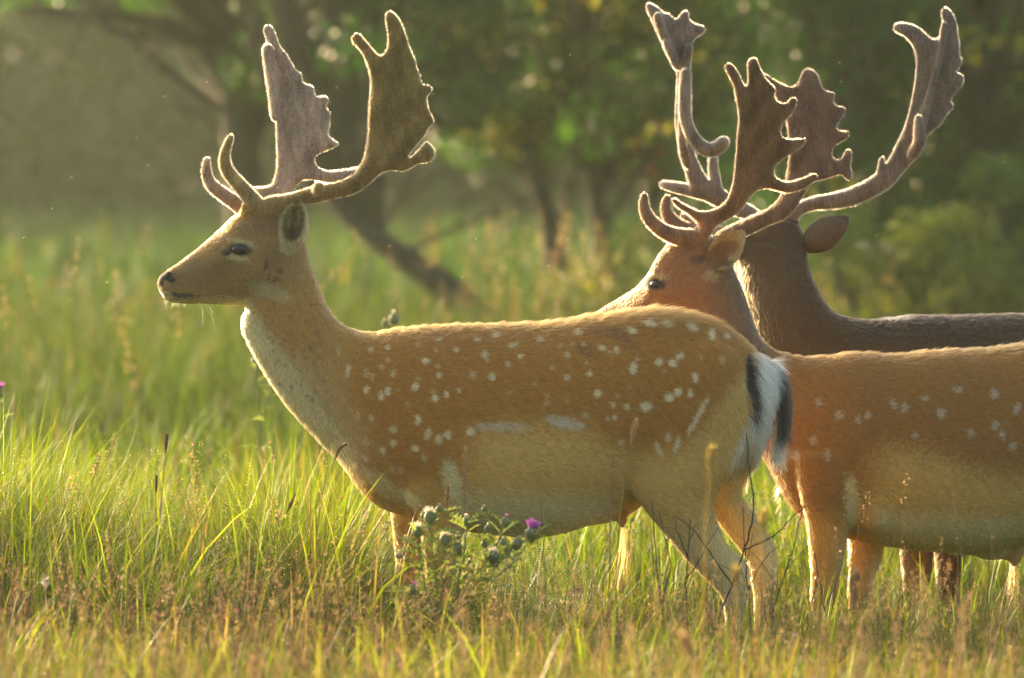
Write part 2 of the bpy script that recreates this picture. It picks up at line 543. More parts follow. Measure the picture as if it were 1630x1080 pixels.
gx = np.concatenate([np.linspace(-400, -40, 12), np.linspace(-36, 36, 37), np.linspace(40, 400, 12)])
gy = np.concatenate([np.linspace(-40, 8, 7), np.linspace(10, 130, 81), np.linspace(140, 700, 12)])
GX, GY = np.meshgrid(gx, gy, indexing='ij')
GZ = np.where(GY > 130, terrain_z(GX, np.minimum(GY, 130)), terrain_z(GX, GY))
gv = np.stack([GX, GY, GZ], -1).reshape(-1, 3)
i, j = np.meshgrid(np.arange(len(gx) - 1), np.arange(len(gy) - 1), indexing='ij'); k = len(gy)
gq = np.stack([i * k + j, (i + 1) * k + j, (i + 1) * k + j + 1, i * k + j + 1], -1).reshape(-1, 4)
ground = link(bpy.data.objects.new("ground", mesh_np("ground", gv, gq, soil_material())))
tag(ground, "green meadow ground rising gently towards the wood", kind="structure")

def bark_material(name, a, b):
    m, nt, out = new_mat(name); L = nt.links.new
    tc = N(nt, "ShaderNodeTexCoord"); mp = N(nt, "ShaderNodeMapping"); mp.inputs["Scale"].default_value = (7, 7, 1.4)
    n1 = N(nt, "ShaderNodeTexNoise", i_Scale=3.0, i_Detail=8.0, i_Roughness=.7)
    L(tc.outputs["Object"], mp.inputs[0]); L(mp.outputs[0], n1.inputs[0])
    r = N(nt, "ShaderNodeValToRGB"); e = r.color_ramp.elements
    e[0].position = .35; e[0].color = (*a, 1); e[1].position = .65; e[1].color = (*b, 1); L(n1.outputs[0], r.inputs[0])
    pb = N(nt, "ShaderNodeBsdfPrincipled", i_Roughness=.9)
    bp = N(nt, "ShaderNodeBump", i_Strength=.9, i_Distance=.05); L(n1.outputs[0], bp.inputs["Height"]); L(bp.outputs[0], pb.inputs["Normal"])
    L(r.outputs[0], pb.inputs[0]); L(pb.outputs[0], out.inputs[0]); return m
M_BARK = bark_material("bark", (.035, .027, .018), (.095, .072, .045))
M_LEAF = leaf_mat("tree_leaf", trans=.5, rough=.42, vary=.4, spec=.4, tint=(1.6, 1.6, .45))
M_BERRY, _nt2, _o2 = new_mat("red_fruit"); _pb = N(_nt2, "ShaderNodeBsdfPrincipled", i_Roughness=.35); _pb.inputs[0].default_value = (.5, .05, .02, 1); _nt2.links.new(_pb.outputs[0], _o2.inputs[0])

def leaves(centres, size, cols):
    """one folded diamond leaf per centre: 5 verts, 4 tris"""
    n = len(centres)
    a = rng.normal(0, 1, (n, 3)); a[:, 2] -= .4; a /= np.linalg.norm(a, axis=1)[:, None]
    b = rng.normal(0, 1, (n, 3)); b -= a * np.sum(a * b, 1)[:, None]; b /= np.linalg.norm(b, axis=1)[:, None]
    c = np.cross(a, b); s = (np.asarray(size) * rng.uniform(.6, 1.3, n))[:, None]
    base, tip = centres - a * s * .5, centres + a * s * .5
    l, r = centres + b * s * .33 + c * s * .10, centres - b * s * .33 + c * s * .10
    v = np.stack([base, l, tip, r], 1).reshape(-1, 3)
    q = np.arange(n)[:, None] * 4
    t = np.concatenate([q + np.array([0, 1, 2]), q + np.array([0, 2, 3])])
    return v, t, np.repeat(cols, 4, axis=0)

def crown_mesh(clumps, n, size, base, lit=.0, yellow=.12):
    """clumps: array (k,4) centre + radius -> leaf mesh"""
    clumps = np.asarray(clumps, float)
    w = clumps[:, 3] ** 2; k = rng.choice(len(clumps), n, p=w / w.sum())
    d = rng.normal(0, 1, (n, 3)); d /= np.linalg.norm(d, axis=1)[:, None]
    p = clumps[k, :3] + d * (clumps[k, 3] * rng.random(n) ** .45)[:, None] * np.array((1, 1, .7))
    tone = rng.uniform(.7, 1.35, len(clumps))[k] * rng.uniform(.8, 1.2, n)
    col = np.asarray(base)[None] * tone[:, None]
    painted_lit = (rng.random(len(clumps)) < yellow)[k] & (rng.random(n) < .5)
    col[painted_lit] = np.array((.32, .30, .03)) * tone[painted_lit][:, None]  # sunlit look painted into leaf colour: some leaves of chosen clumps turned yellow
    v, t, c = leaves(p, np.full(n, size), col)
    me = mesh_np("crown", v, t, M_LEAF, smooth=False); add_color(me, np.clip(c, 0, 1)); return me

def wander(a, b, n=7, amp=.12):
    a, b = np.asarray(a, float), np.asarray(b, float); t = np.linspace(0, 1, n)[:, None]
    L = np.linalg.norm(b - a)
    p = a + (b - a) * t + rng.normal(0, amp * L / n, (n, 3)) * np.sin(np.pi * t)
    return catmull(p, 3)

def tree(name, label, group, Y, trunk_px, r0, limbs, clumps_px, n_leaf, leaf, base, height=7.5, n_top=5000, cat="tree", fruit=(), spread=2.4, yellow=.12):
    """trunk_px: photo pixels bottom -> top at distance Y; limbs: list of (pixel path, radius, dY);
    clumps_px: (px,py,radius m,dY) leaf clumps low on the tree, the rest of the crown grows above"""
    tp = [P(x, y, Y) for x, y in trunk_px]
    gz = float(terrain_z(tp[0][0], Y))
    d0 = tp[0] - tp[1]; d0 = d0 / (abs(d0[2]) + 1e-6)
    foot = tp[0] + d0 * max(tp[0][2] - gz + .15, .1) * .98; foot[2] = gz - .15
    top = tp[-1].copy(); topz = gz + height * .8
    path = [foot] + tp + [np.array((top[0] * 1. + .1 * (topz - top[2]) * (1 if top[0] < 0 else .6) * -.4, Y + .2, top[2] + (topz - top[2]) * .5)), np.array((top[0] * .98, Y + .4, topz))]
    cp = catmull(np.array(path), 6)
    tt = np.linspace(0, 1, len(cp)); rr = r0 * (1.25 * np.exp(-tt * 14) + 1.0) / 1.0 * (1 - .82 * tt)
    root = empty(name, foot); tag(root, label, cat, group)
    g = Geo().tube(cp, rr, 12)
    for (lp, lr, dy) in limbs:
        q = catmull(np.array([P(x, y, Y) + np.array((0, dy * k / max(1, len(lp) - 1), 0)) for k, (x, y) in enumerate(lp)]), 5)
        g.tube(q, lr * np.linspace(1, .3, len(q)), 8)
        for _ in range(3):
            s = q[rng.integers(len(q) // 3, len(q))]; g.tube(wander(s, s + rng.normal(0, .35, 3) + np.array((0, 0, .2)), 5), np.linspace(lr * .4, .006, 13), 5)
    cl = [(*(P(x, y, Y) + np.array((0, dy, 0))), r) for (x, y, r, dy) in clumps_px]
    low = len(cl)
    zc = max(gz + 3.2, 3.4)
    for _ in range(26):
        a = rng.uniform(0, 2 * np.pi); rad = spread * math.sqrt(rng.random()); hz = rng.uniform(zc, gz + height)
        c = np.array((top[0] + rad * math.cos(a), Y + .3 + rad * math.sin(a), hz)); cl.append((*c, rng.uniform(.5, .95)))
        st = cp[min(len(cp) - 1, int(len(cp) * rng.uniform(.45, .9)))]
        g.tube(wander(st, c, 5), np.linspace(r0 * .28, .012, 13), 6)
    for k in range(low):
        if rng.random() < .35:
            c = np.array(cl[k][:3]); st = cp[int(len(cp) * rng.uniform(.45, .7))]
            g.tube(wander(st, c, 6), np.linspace(max(.018, r0 * .2), .007, 16), 6)
    g.obj("trunk", M_BARK, root)
    link(bpy.data.objects.new("crown", crown_mesh(cl[:low], n_leaf, leaf, base, yellow=yellow) if low else crown_mesh(cl, 10, leaf, base)), root)
    link(bpy.data.objects.new("crown", crown_mesh(cl[low:], n_top, leaf * 1.9, base)), root)
    for (x, y, dy) in fruit:
        c = P(x, y, Y) + np.array((0, dy, 0)); gf = Geo().add(*ellipsoid(c, (.036, .036, .034), nu=8, nv=10)).tube([c + np.array((0, 0, .03)), c + np.array((.005, 0, .075)), c + np.array((.02, 0, .13))], [.004, .003, .003], 5)
        gf.obj("fruit", M_BERRY, root)
    return root

def scatter(n, x0, x1, y0, y1, r0, r1, d0=-1.2, d1=1.2, low=None):
    out = []
    while len(out) < n:
        x, y = rng.uniform(x0, x1), rng.uniform(y0, y1)
        if low is not None and y > low(x): continue
        out.append((x, y, rng.uniform(r0, r1), rng.uniform(d0, d1)))
    return out

DG = (.021, .068, .014); MG = (.032, .086, .016)
tree("field_tree", "thick trunked tree with one long branch reaching low over the open meadow", "trees at the edge of the meadow", 46,
     [(402, 560), (396, 430), (388, 300), (378, 190), (366, 90), (352, 10)], .185,
     [([(384, 230), (340, 110), (290, 55), (200, 28), (90, 14), (20, 4)], .07, .3), ([(378, 190), (300, 140), (240, 90), (190, 50), (140, 20)], .035, -.4), ([(388, 250), (430, 150), (470, 60), (520, -20)], .08, .2), ([(384, 260), (330, 190), (270, 150), (230, 100)], .022, .5)],
     scatter(7, -60, 70, -60, 2, .12, .2) + scatter(7, 180, 330, -50, 2, .12, .22) + [(222, 12, .12, 0), (150, 42, .04, 0), (205, 18, .1, .2)] + scatter(34, 415, 600, -60, 170, .2, .4, low=lambda x: 130 + (x - 415) * .3), 5600, .07, MG)
tree("leaning_tree", "slender tree leaning far over, its bare slanting trunk rising from the grass", "trees at the edge of the meadow", 44,
     [(790, 540), (735, 480), (670, 430), (610, 388), (560, 345), (515, 300), (480, 240)], .12,
     [([(640, 405), (700, 375), (770, 345), (830, 320), (880, 290)], .022, .4), ([(560, 345), (600, 250), (650, 160), (690, 60)], .04, .5), ([(600, 380), (660, 300), (760, 260)], .015, .3)],
     scatter(34, 560, 800, -60, 200, .2, .42, low=lambda x: 190 - abs(x - 720) * .3), 5200, .07, DG, n_top=3500)
tree("field_tree", "slim tree with a forked low stem beside the leaning tree", "trees at the edge of the meadow", 48,
     [(892, 520), (886, 430), (872, 350), (852, 290), (838, 235), (828, 170)], .105,
     [([(878, 390), (900, 320), (925, 250), (950, 200)], .035, .2), ([(860, 310), (800, 260), (740, 230), (680, 225)], .02, .5), ([(872, 350), (840, 330), (790, 300), (700, 250)], .012, -.3)],
     scatter(60, 690, 990, -60, 260, .16, .36, low=lambda x: 250 - abs(x - 850) * .25) + [(800, 150, .14, -.6), (870, 130, .2, -.6), (835, 165, .12, -.4), (950, 90, .2, -.5), (960, 205, .15, -.5)], 8200, .065, MG, yellow=.3)
tree("field_tree", "straight narrow tree with a sunlit edge on its trunk and red fruit hanging low", "trees at the edge of the meadow", 47,
     [(968, 520), (962, 430), (952, 340), (942, 260), (936, 180)], .095,
     [([(955, 370), (1000, 300), (1040, 230), (1075, 170)], .03, .3), ([(945, 290), (905, 230), (880, 160)], .022, .2)],
     scatter(60, 950, 1130, -60, 270, .18, .38, low=lambda x: 240 + (x - 950) * .1), 7600, .065, MG, fruit=((1045, 200, -.5), (1027, 186, -.45), (1048, 245, -.4), (1012, 236, -.5), (1036, 272, -.3)), yellow=.25)
tree("field_tree", "shadowy double stemmed tree standing behind the antlers of the dark buck", "trees at the edge of the meadow", 52,
     [(1060, 500), (1050, 430), (1040, 350), (1030, 270), (1026, 190)], .09,
     [([(1056, 470), (1090, 400), (1110, 330), (1130, 250)], .06, .2)],
     scatter(70, 1010, 1300, -60, 420, .2, .42, low=lambda x: 260 + np.clip((x - 1080) * .9, 0, 130)), 8200, .075, DG)
tree("field_tree", "dense dark green tree with low branches filling the gap between the wide antlers", "trees at the edge of the meadow", 43,
     [(1330, 540), (1335, 430), (1345, 320), (1350, 200), (1350, 80)], .12,
     [([(1345, 330), (1420, 250), (1480, 200), (1540, 180)], .03, .3), ([(1345, 250), (1280, 200), (1220, 170)], .03, .3)],
     scatter(90, 1200, 1480, -60, 430, .2, .42, -.9, 1.4), 11500, .07, DG)
tree("field_tree", "dark leafy tree reaching over the dark buck's back with sprays painted a sunlit yellow", "trees at the edge of the meadow", 45,
     [(1580, 560), (1575, 430), (1560, 320), (1555, 200), (1560, 80)], .13,
     [([(1560, 300), (1490, 220), (1430, 190)], .03, .3), ([(1560, 280), (1640, 200), (1700, 150)], .03, .3)],
     scatter(100, 1430, 1760, -60, 440, .2, .45, -.9, 1.4), 12500, .07, DG)

def bush(label, px, py, Y, w, h, n, base, leaf=.06, yellow=.2):
    c = P(px, py, Y); gz = float(terrain_z(c[0], Y)); c[2] = gz
    root = empty("bush", c); tag(root, label, "bush", "bushes along the foot of the trees")
    g = Geo(); cl = []
    for _ in range(14):
        a = rng.uniform(0, 6.28); r = math.sqrt(rng.random()); e = c + np.array((w * r * math.cos(a), .5 * r * math.sin(a), h * (1 - .55 * r * r) * rng.uniform(.45, 1)))
        cl.append((*e, rng.uniform(.16, .32))); g.tube(wander(c + rng.normal(0, .06, 3) * np.array((1, 1, 0)) - np.array((0, 0, .05)), e, 5), np.linspace(.022, .005, 13), 5)
    g.obj("stem", M_BARK, root)
    link(bpy.data.objects.new("foliage", crown_mesh(cl, n, leaf, base, yellow=yellow)), root)
LG = (.09, .135, .03)
bush("pale green rounded bush at the foot of the dense dark tree", 1370, 470, 41, .75, 1.25, 3200, LG)
bush("yellowish green bush beside the dark buck's back", 1480, 470, 40, .7, 1.05, 3000, (.12, .14, .025))
bush("mid green tall bush against the dark leafy tree", 1590, 460, 41.5, .85, 1.5, 3600, (.07, .12, .028))
bush("low sunlit bush in front of the straight narrow tree", 1000, 480, 43, .5, .9, 1800, LG)

# far wood: one hazy mass behind the rise
def far_wood():
    cl = []
    for _ in range(300):
        x = rng.uniform(-36, 36); y = rng.uniform(112, 128); gz = 2.3
        h = rng.uniform(8.0, 10.0)
        for _k in range(8): cl.append((x + rng.normal(0, 1.1), y + rng.normal(0, 1), gz + h * rng.uniform(0, 1), rng.uniform(.9, 1.7)))
    v1 = crown_mesh(cl, 95000, .62, (.04, .07, .02), yellow=.02)
    o = link(bpy.data.objects.new("far_wood", v1)); tag(o, "hazy far wood closing off the meadow", "wood", kind="stuff")
far_wood()
# ------------------------------------------------------------------ grass: real blades, grown in clumps
M_GRASS = leaf_mat("grass_blade", trans=.55, rough=.5, vary=.3, spec=.3, tint=(1.5, 1.45, .45))
def grow(base, h, width, arch, colA, colB, seg=4, dry=.1, az=None, drycol=(.20, .135, .06)):
    """curved tapering blades standing at base (n,3)"""
    n = len(base)
    az = rng.uniform(0, 2 * np.pi, n) if az is None else az
    bend = np.clip(rng.gamma(2, arch / 2, n), 0, 1.5)
    t = np.linspace(0, 1, seg + 1)
    out = np.stack([np.cos(az), np.sin(az), np.zeros(n)], -1)
    p = base[:, None] + out[:, None] * (h * bend)[:, None, None] * (t ** 2)[None, :, None]
    p[:, :, 2] += h[:, None] * (t[None] - .38 * np.clip(bend, 0, 1.2)[:, None] * t[None] ** 2.4) - .02
    fa = az + rng.uniform(-1.2, 1.2, n) + np.pi / 2
    side = np.stack([np.cos(fa), np.sin(fa), np.zeros(n)], -1)
    w = width * rng.uniform(.6, 1.3, n)
    prof = np.clip(1.0 - t ** 2.2, 0.0, 1)[:-1]
    L = p[:, :-1] + side[:, None] * (w[:, None] * prof[None])[:, :, None] * .5; R = p[:, :-1] - side[:, None] * (w[:, None] * prof[None])[:, :, None] * .5
    v = np.concatenate([np.stack([L, R], 2).reshape(n, -1, 3), p[:, -1:]], 1)       # (n, 2*seg+1, 3)
    m = 2 * seg + 1
    k = (np.arange(n) * m)[:, None] + (np.arange(seg - 1) * 2)[None]
    q = np.stack([k, k + 1, k + 3, k + 2], -1).reshape(-1, 4)
    e = np.arange(n) * m + 2 * (seg - 1); tr = np.stack([e, e + 1, e + 2], -1)
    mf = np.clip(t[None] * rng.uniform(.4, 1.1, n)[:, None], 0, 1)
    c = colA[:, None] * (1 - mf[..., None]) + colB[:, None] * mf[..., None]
    isd = rng.random(n) < dry
    c[isd] = np.asarray(drycol) * rng.uniform(.6, 1.25, (isd.sum(), 1, 1))
    cc = np.concatenate([np.repeat(c[:, :-1], 2, axis=1), c[:, -1:]], 1)
    return v.reshape(-1, 3), q, tr, cc.reshape(-1, 3)

def pxof(X, Y): return CX + X * F_PX / Y
def spots_xy(n, y0, y1, margin=.8, power=1.0, keep=None):
    """random ground points over the field of view plus a margin to each side"""
    Y = y0 + (y1 - y0) * rng.random(n) ** power; X = rng.uniform(-1, 1, n) * (.0756 * Y + margin)
    if keep is not None:
        m = keep(X, Y, pxof(X, Y)); X, Y = X[m], Y[m]
    return X, Y
class Field:
    def __init__(s): s.g = Geo(); s.mat = None
    def clumps(s, n, per, rad, y0, y1, hf, width, arch, A, B, seg=4, dry=.1, margin=.8, keep=None, power=1.0, jit=.3):
        X, Y = spots_xy(n, y0, y1, margin, power, keep); n = len(X)
        H = hf(X, Y); T = rng.uniform(.72, 1.3, (n, 1)) * rng.uniform(.92, 1.08, (n, 3))
        k = np.repeat(np.arange(n), per); m = len(k)
        a = rng.uniform(0, 6.28, m); r = rad * np.sqrt(rng.random(m))
        b = np.stack([X[k] + r * np.cos(a), Y[k] + r * np.sin(a), np.zeros(m)], -1); b[:, 2] = terrain_z(b[:, 0], b[:, 1])
        h = H[k] * rng.uniform(1 - 2 * jit, 1 + .25, m)
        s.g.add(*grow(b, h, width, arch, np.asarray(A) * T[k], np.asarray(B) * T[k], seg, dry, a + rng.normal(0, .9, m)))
    def stalks(s, n, y0, y1, hf, col, headcol, r=.0011, head=.07, m=14, margin=.6, keep=None, size=.0085, spread=.008, pts=None):
        X, Y = spots_xy(n, y0, y1, margin, 1.0, keep) if pts is None else pts
        n = len(X); h = hf(X, Y) * rng.uniform(.7, 1.15, n)
        b = np.stack([X, Y, terrain_z(X, Y) - .02], -1); ln = rng.normal(0, .17, (n, 2))
        d = np.stack([ln[:, 0], ln[:, 1], np.ones(n)], -1); top = b + d * h[:, None]
        mid = (b + top) / 2 - np.stack([ln[:, 0], ln[:, 1], 0 * h], -1) * (h * .12)[:, None]
        c = np.asarray(col) * rng.uniform(.6, 1.25, (n, 1))
        # stems: three-sided tubes with three rings
        ring = np.array([(1, 0, 0), (-.5, .87, 0), (-.5, -.87, 0)])
        vv = np.stack([b[:, None] + ring * r * 1.3, mid[:, None] + ring * r, top[:, None] + ring * r * .5], 1).reshape(-1, 3)
        k = (np.arange(n) * 9)[:, None, None] + (np.arange(2) * 3)[None, :, None] + np.arange(3)[None, None]
        k2 = (np.arange(n) * 9)[:, None, None] + (np.arange(2) * 3)[None, :, None] + ((np.arange(3) + 1) % 3)[None, None]
        s.g.add(vv, np.stack([k, k2, k2 + 3, k + 3], -1).reshape(-1, 4), None, np.repeat(c, 9, axis=0))
        kk = np.repeat(np.arange(n), m); tt = rng.random(len(kk)); hl = head * rng.uniform(.6, 1.3, n)
        ctr = top[kk] + d[kk] * ((tt - .8) * hl[kk])[:, None] + rng.normal(0, spread, (len(kk), 3)) * (1.15 - tt)[:, None]
        v, t, cc = leaves(ctr, np.full(len(kk), size), np.asarray(headcol) * rng.uniform(.7, 1.25, (n, 1))[kk])
        s.g.add(v, None, t, cc)
    def build(s, name, label):
        o = s.g.obj(name, s.mat or M_GRASS, None, color=True, smooth=False); tag(o, label, "grass", kind="stuff"); return o

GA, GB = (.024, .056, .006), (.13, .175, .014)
f = Field()
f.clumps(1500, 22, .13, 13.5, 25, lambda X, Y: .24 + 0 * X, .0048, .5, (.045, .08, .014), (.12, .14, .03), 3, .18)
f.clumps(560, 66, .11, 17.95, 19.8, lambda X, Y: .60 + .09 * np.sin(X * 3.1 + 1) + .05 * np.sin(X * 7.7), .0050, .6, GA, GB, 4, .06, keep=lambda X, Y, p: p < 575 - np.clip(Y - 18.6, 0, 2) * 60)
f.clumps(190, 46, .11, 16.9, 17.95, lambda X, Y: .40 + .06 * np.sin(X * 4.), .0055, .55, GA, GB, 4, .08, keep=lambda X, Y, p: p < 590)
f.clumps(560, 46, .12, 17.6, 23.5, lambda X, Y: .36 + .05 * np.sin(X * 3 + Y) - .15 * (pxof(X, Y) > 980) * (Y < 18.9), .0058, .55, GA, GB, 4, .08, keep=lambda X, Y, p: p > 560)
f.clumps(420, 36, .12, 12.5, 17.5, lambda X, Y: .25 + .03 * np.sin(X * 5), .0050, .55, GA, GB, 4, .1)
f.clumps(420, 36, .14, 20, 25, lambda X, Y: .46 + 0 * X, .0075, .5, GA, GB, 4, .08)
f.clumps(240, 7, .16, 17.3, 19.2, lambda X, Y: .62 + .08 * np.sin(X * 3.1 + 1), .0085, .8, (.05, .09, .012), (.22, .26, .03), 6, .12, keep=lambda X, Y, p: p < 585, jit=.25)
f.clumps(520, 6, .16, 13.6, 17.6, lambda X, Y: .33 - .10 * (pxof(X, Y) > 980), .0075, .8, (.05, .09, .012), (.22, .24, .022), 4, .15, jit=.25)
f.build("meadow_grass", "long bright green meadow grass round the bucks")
f = Field(); f.mat = leaf_mat("dry_stalk", trans=.35, rough=.6, vary=.3, spec=.2, tint=(1.05, .95, .8))
f.stalks(4400, 13.0, 17.9, lambda X, Y: np.where(pxof(X, Y) < 560, .36, .29) - .02 * np.clip(17.9 - Y, 0, 5), (.19, .11, .065), (.30, .185, .10), .0010, .09, 14, size=.0055, spread=.0045)
f.stalks(420, 11.5, 16.6, lambda X, Y: .40 - .012 * np.clip(17 - Y, 0, 6), (.24, .20, .07), (.46, .32, .15), .0011, .13, 34, size=.0055, spread=.010)
f.stalks(160, 17.5, 20.5, lambda X, Y: .52 + 0 * X, (.24, .18, .06), (.36, .24, .12), .0011, .09, 24)
f.stalks(420, 17.2, 19.4, lambda X, Y: .50 + .06 * np.sin(X * 4), (.26, .24, .05), (.38, .36, .14), .0009, .11, 30, keep=lambda X, Y, p: p < 560, size=.0048, spread=.011)
f.stalks(260, 17.0, 18.6, lambda X, Y: .45 + 0 * X, (.30, .14, .05), (.28, .15, .09), .0009, .08, 20, keep=lambda X, Y, p: p < 560, size=.0045, spread=.006)
f.build("dry_grass", "thin reddish dry grass stalks with seed heads in front")
M_GRASS = leaf_mat('far_blade', trans=.4, rough=.7, vary=.28, spec=.15, tint=(1.2, 1.2, .5))
f = Field()
f.clumps(4200, 12, .22, 25, 50, lambda X, Y: .50 + .08 * np.sin(X * 1.3) * np.sin(Y * .7), .016, .5, (.030, .062, .010), (.074, .104, .016), 3, .03, margin=3.2)
f.clumps(3200, 8, .5, 48, 113, lambda X, Y: .55 + 0 * X, .06, .45, (.022, .056, .010), (.045, .088, .016), 2, .04, margin=7)
f.build("far_grass", "soft green grass stretching back to the trees")
f = Field(); f.mat = bpy.data.materials['dry_stalk']
for (px, Y, n) in ((830, 33, 24), (925, 34, 18), (690, 31, 12), (130, 30, 5), (180, 33, 4), (30, 26, 2), (900, 31, 10), (1330, 32, 6), (60, 28, 3), (255, 27, 3)):
    x0 = (px - CX) * Y / F_PX; f.stalks(n, 0, 0, lambda X, Y: .95 + 0 * X, (.22, .17, .06), (.36, .26, .11), .002, .24, 30, pts=(x0 + rng.normal(0, .16, n), Y + rng.normal(0, .3, n)), size=.014, spread=.016)
f.build("tall_grass", "tall yellow seeding grass clumps standing before the trees")
# ------------------------------------------------------------------ the three fallow bucks
def build_deer(name, label, Y0, base_px, parts, ears, eyes, coat, comb, hair_len, n_hair, antlers, voxel, weight=None, smooth=14, hair_r=0.00055, extra_hair=None, fuzz=16000, velvet=(0.2, 0.14, 0.09)):
    b = P(base_px[0], base_px[1], Y0); b[2] = 0.0
    root = empty(name, b); tag(root, label, "deer", "fallow bucks standing in the meadow")
    v, q, t = voxel_body(parts, voxel, smooth)
    for e in ears:
        ev, eq, et = e
        q = np.concatenate([q, eq + len(v)]); t = np.concatenate([t.reshape(-1, 3), et + len(v)]); v = np.concatenate([v, ev])
    x, y = topx(v, Y0)
    me = mesh_np("body", v, [q, t], M_COAT)
    add_color(me, np.clip(coat(x, y, v) * 0.8, 0, 1))
    body = link(bpy.data.objects.new("body", me), root)
    pos, nr = sample_surface(v, q, t, n_hair, weight)
    x, y = topx(pos, Y0)
    c = comb(x, y, pos)
    c = c - nr * np.sum(c * nr, 1)[:, None]; c /= np.linalg.norm(c, axis=1)[:, None] + 1e-6
    L = hair_len(x, y, pos) * rng.uniform(0.6, 1.25, len(x))
    mid = pos + c * (L * .6)[:, None]                      # a strand takes the marking it lies over
    mx, my = topx(mid, Y0)
    col = coat(mx, my, mid)
    mott = np.sin(x * .9 + 2 * np.sin(y * .31)) * np.sin(y * .8 + 1.7 * np.sin(x * .23)) + .6 * np.sin(x * .27 - y * .19)
    col = col * rng.uniform(0.5, 1.4, (len(col), 1)) * rng.uniform(0.95, 1.05, col.shape) * (1 + .13 * mott)[:, None]
    clump = np.sin(x * 0.35 + np.sin(y * 0.21) * 2.0) * 0.10 + np.sin(y * 0.4 + x * 0.17) * 0.08
    lift = np.clip(rng.normal(0.34, 0.10, len(x)) + clump, 0.08, 0.9)
    d = c * np.cos(lift)[:, None] + nr * np.sin(lift)[:, None] + rng.normal(0, 0.10, nr.shape)
    d /= np.linalg.norm(d, axis=1)[:, None]
    bend = c * 0.25 - nr * 0.15
    keep = L > 0.0015
    hair_object("fur", pos[keep], d[keep], bend[keep], L[keep], rng.uniform(0.7, 1.2, keep.sum()) * hair_r, np.clip(col[keep], 0, 1), M_HAIR, body)
    if extra_hair is not None:
        for (nm, pp, dd, bb, ll, rr, cc) in extra_hair: hair_object(nm, pp, dd, bb, ll, rr, cc, M_HAIR, body, pts=6)
    for c0, r in eyes:
        g = Geo().add(*ellipsoid(c0, r)); g.obj("eye", M_EYE, root)
    for av, aq, acol in antlers:
        me = mesh_np("antler", av, [aq], M_VELVET)
        x, y = topx(av, Y0)
        add_color(me, acol(x, y, av))
        ao = link(bpy.data.objects.new("antler", me), root)
        pos, nr = sample_surface(av, aq, np.zeros((0, 3), int), fuzz)
        x, y = topx(pos, Y0)
        dd = nr + rng.normal(0, 0.35, nr.shape) + np.array((0, 0, 0.35)); dd /= np.linalg.norm(dd, axis=1)[:, None]
        cc = np.clip(acol(x, y, pos) * 1.15 * rng.uniform(.8, 1.2, (len(x), 1)), 0, 1)
        hair_object("velvet", pos, dd, nr * 0, rng.uniform(0.003, 0.0065, len(x)), np.full(len(x), 0.0004), cc, M_FUZZ, ao, pts=2)
    return root

def leg(rows, Y0): return loft_pairs(rows, Y0, sub=3, n=16, p=2.0)
def blob(px, py, dy, rx, ry, rz, Y0, ang=0):
    c = P(px, py, Y0) + np.array((0, dy, 0)); return ellipsoid(c, (rx, ry, rz), roty(ang))

def strands(cx, cy, Y0, dy, n, spread, length, direction, col, r=0.0006, jitter=0.15, bend=(0, 0, -0.2)):
    p = np.array([P(cx, cy, Y0) + np.array((0, dy, 0))] * n) + rng.normal(0, 1, (n, 3)) * np.asarray(spread)
    d = np.asarray(direction, float) + rng.normal(0, jitter, (n, 3)); d /= np.linalg.norm(d, axis=1)[:, None]
    c = np.clip(np.asarray(col) * rng.uniform(0.7, 1.3, (n, 1)), 0, 1)
    return p, d, np.asarray(bend) + rng.normal(0, .12, (n, 3)), length * rng.uniform(.5, 1.1, n), np.full(n, r), c

RUF = np.array((0.46, 0.192, 0.028)); TAN = np.array((0.72, 0.44, 0.100)); CREAM = np.array((0.82, 0.69, 0.29)); WHITE = np.array((0.88, 0.78, 0.54))
BLACK = np.array((0.018, 0.015, 0.014)); GREY = np.array((0.16, 0.12, 0.085))
def mixc(a, b, m): return a * (1 - m[:, None]) + b * m[:, None]

# ---------------- buck 1: spotted, in front, facing left
Y1 = 18.0
trunk1 = [
 (1236, 606, 1228, 650, .04, 0, 0, 0), (1222, 578, 1204, 725, .105, 0, 0, 0), (1182, 537, 1160, 770, .145, 0, 0, -.1), (1130, 509, 1085, 805, .172, 0, 0, -.08),
 (1080, 497, 1030, 800, .185, 0, 0, -.03), (1020, 492, 985, 815, .195, 0, 0, .05), (950, 501, 930, 838, .207, 0, 0, .12), (870, 513, 860, 855, .213, 0, 0, .16),
 (790, 516, 780, 850, .208, 0, 0, .15), (710, 518, 700, 838, .195, 0, 0, .08), (640, 523, 640, 820, .178, 0, 0, .02), (585, 529, 588, 796, .155, 0, 0, 0),
 (552, 520, 540, 735, .125), (530, 503, 487, 683, .100), (513, 475, 448, 637, .085), (500, 440, 415, 587, .076), (491, 412, 394, 548, .070), (486, 390, 384, 520, .066), (478, 366, 391, 492, .064)]
head1 = [(488, 400, 400, 500, .055), (476, 352, 392, 490, .066), (440, 335, 384, 486, .074, 0, 0, -.1), (405, 334, 360, 486, .072, 0, -6, -.2), (375, 343, 337, 485, .064, -.002, -8, -.2), (345, 370, 317, 484, .051, -.006, -10, -.1),
 (318, 393, 301, 484, .042, -.011, -12), (295, 411, 287, 483, .036, -.016, -12), (277, 424, 272, 482, .033, -.02, -12), (262, 433, 262, 476, .030, -.023, -12), (254, 441, 256, 466, .022, -.025, -12), (251, 448, 252, 458, .010, -.025, -12)]
parts1 = [loft_pairs(trunk1, Y1, 5, 36, 2.15), loft_pairs(head1, Y1, 5, 30, 2.1)]
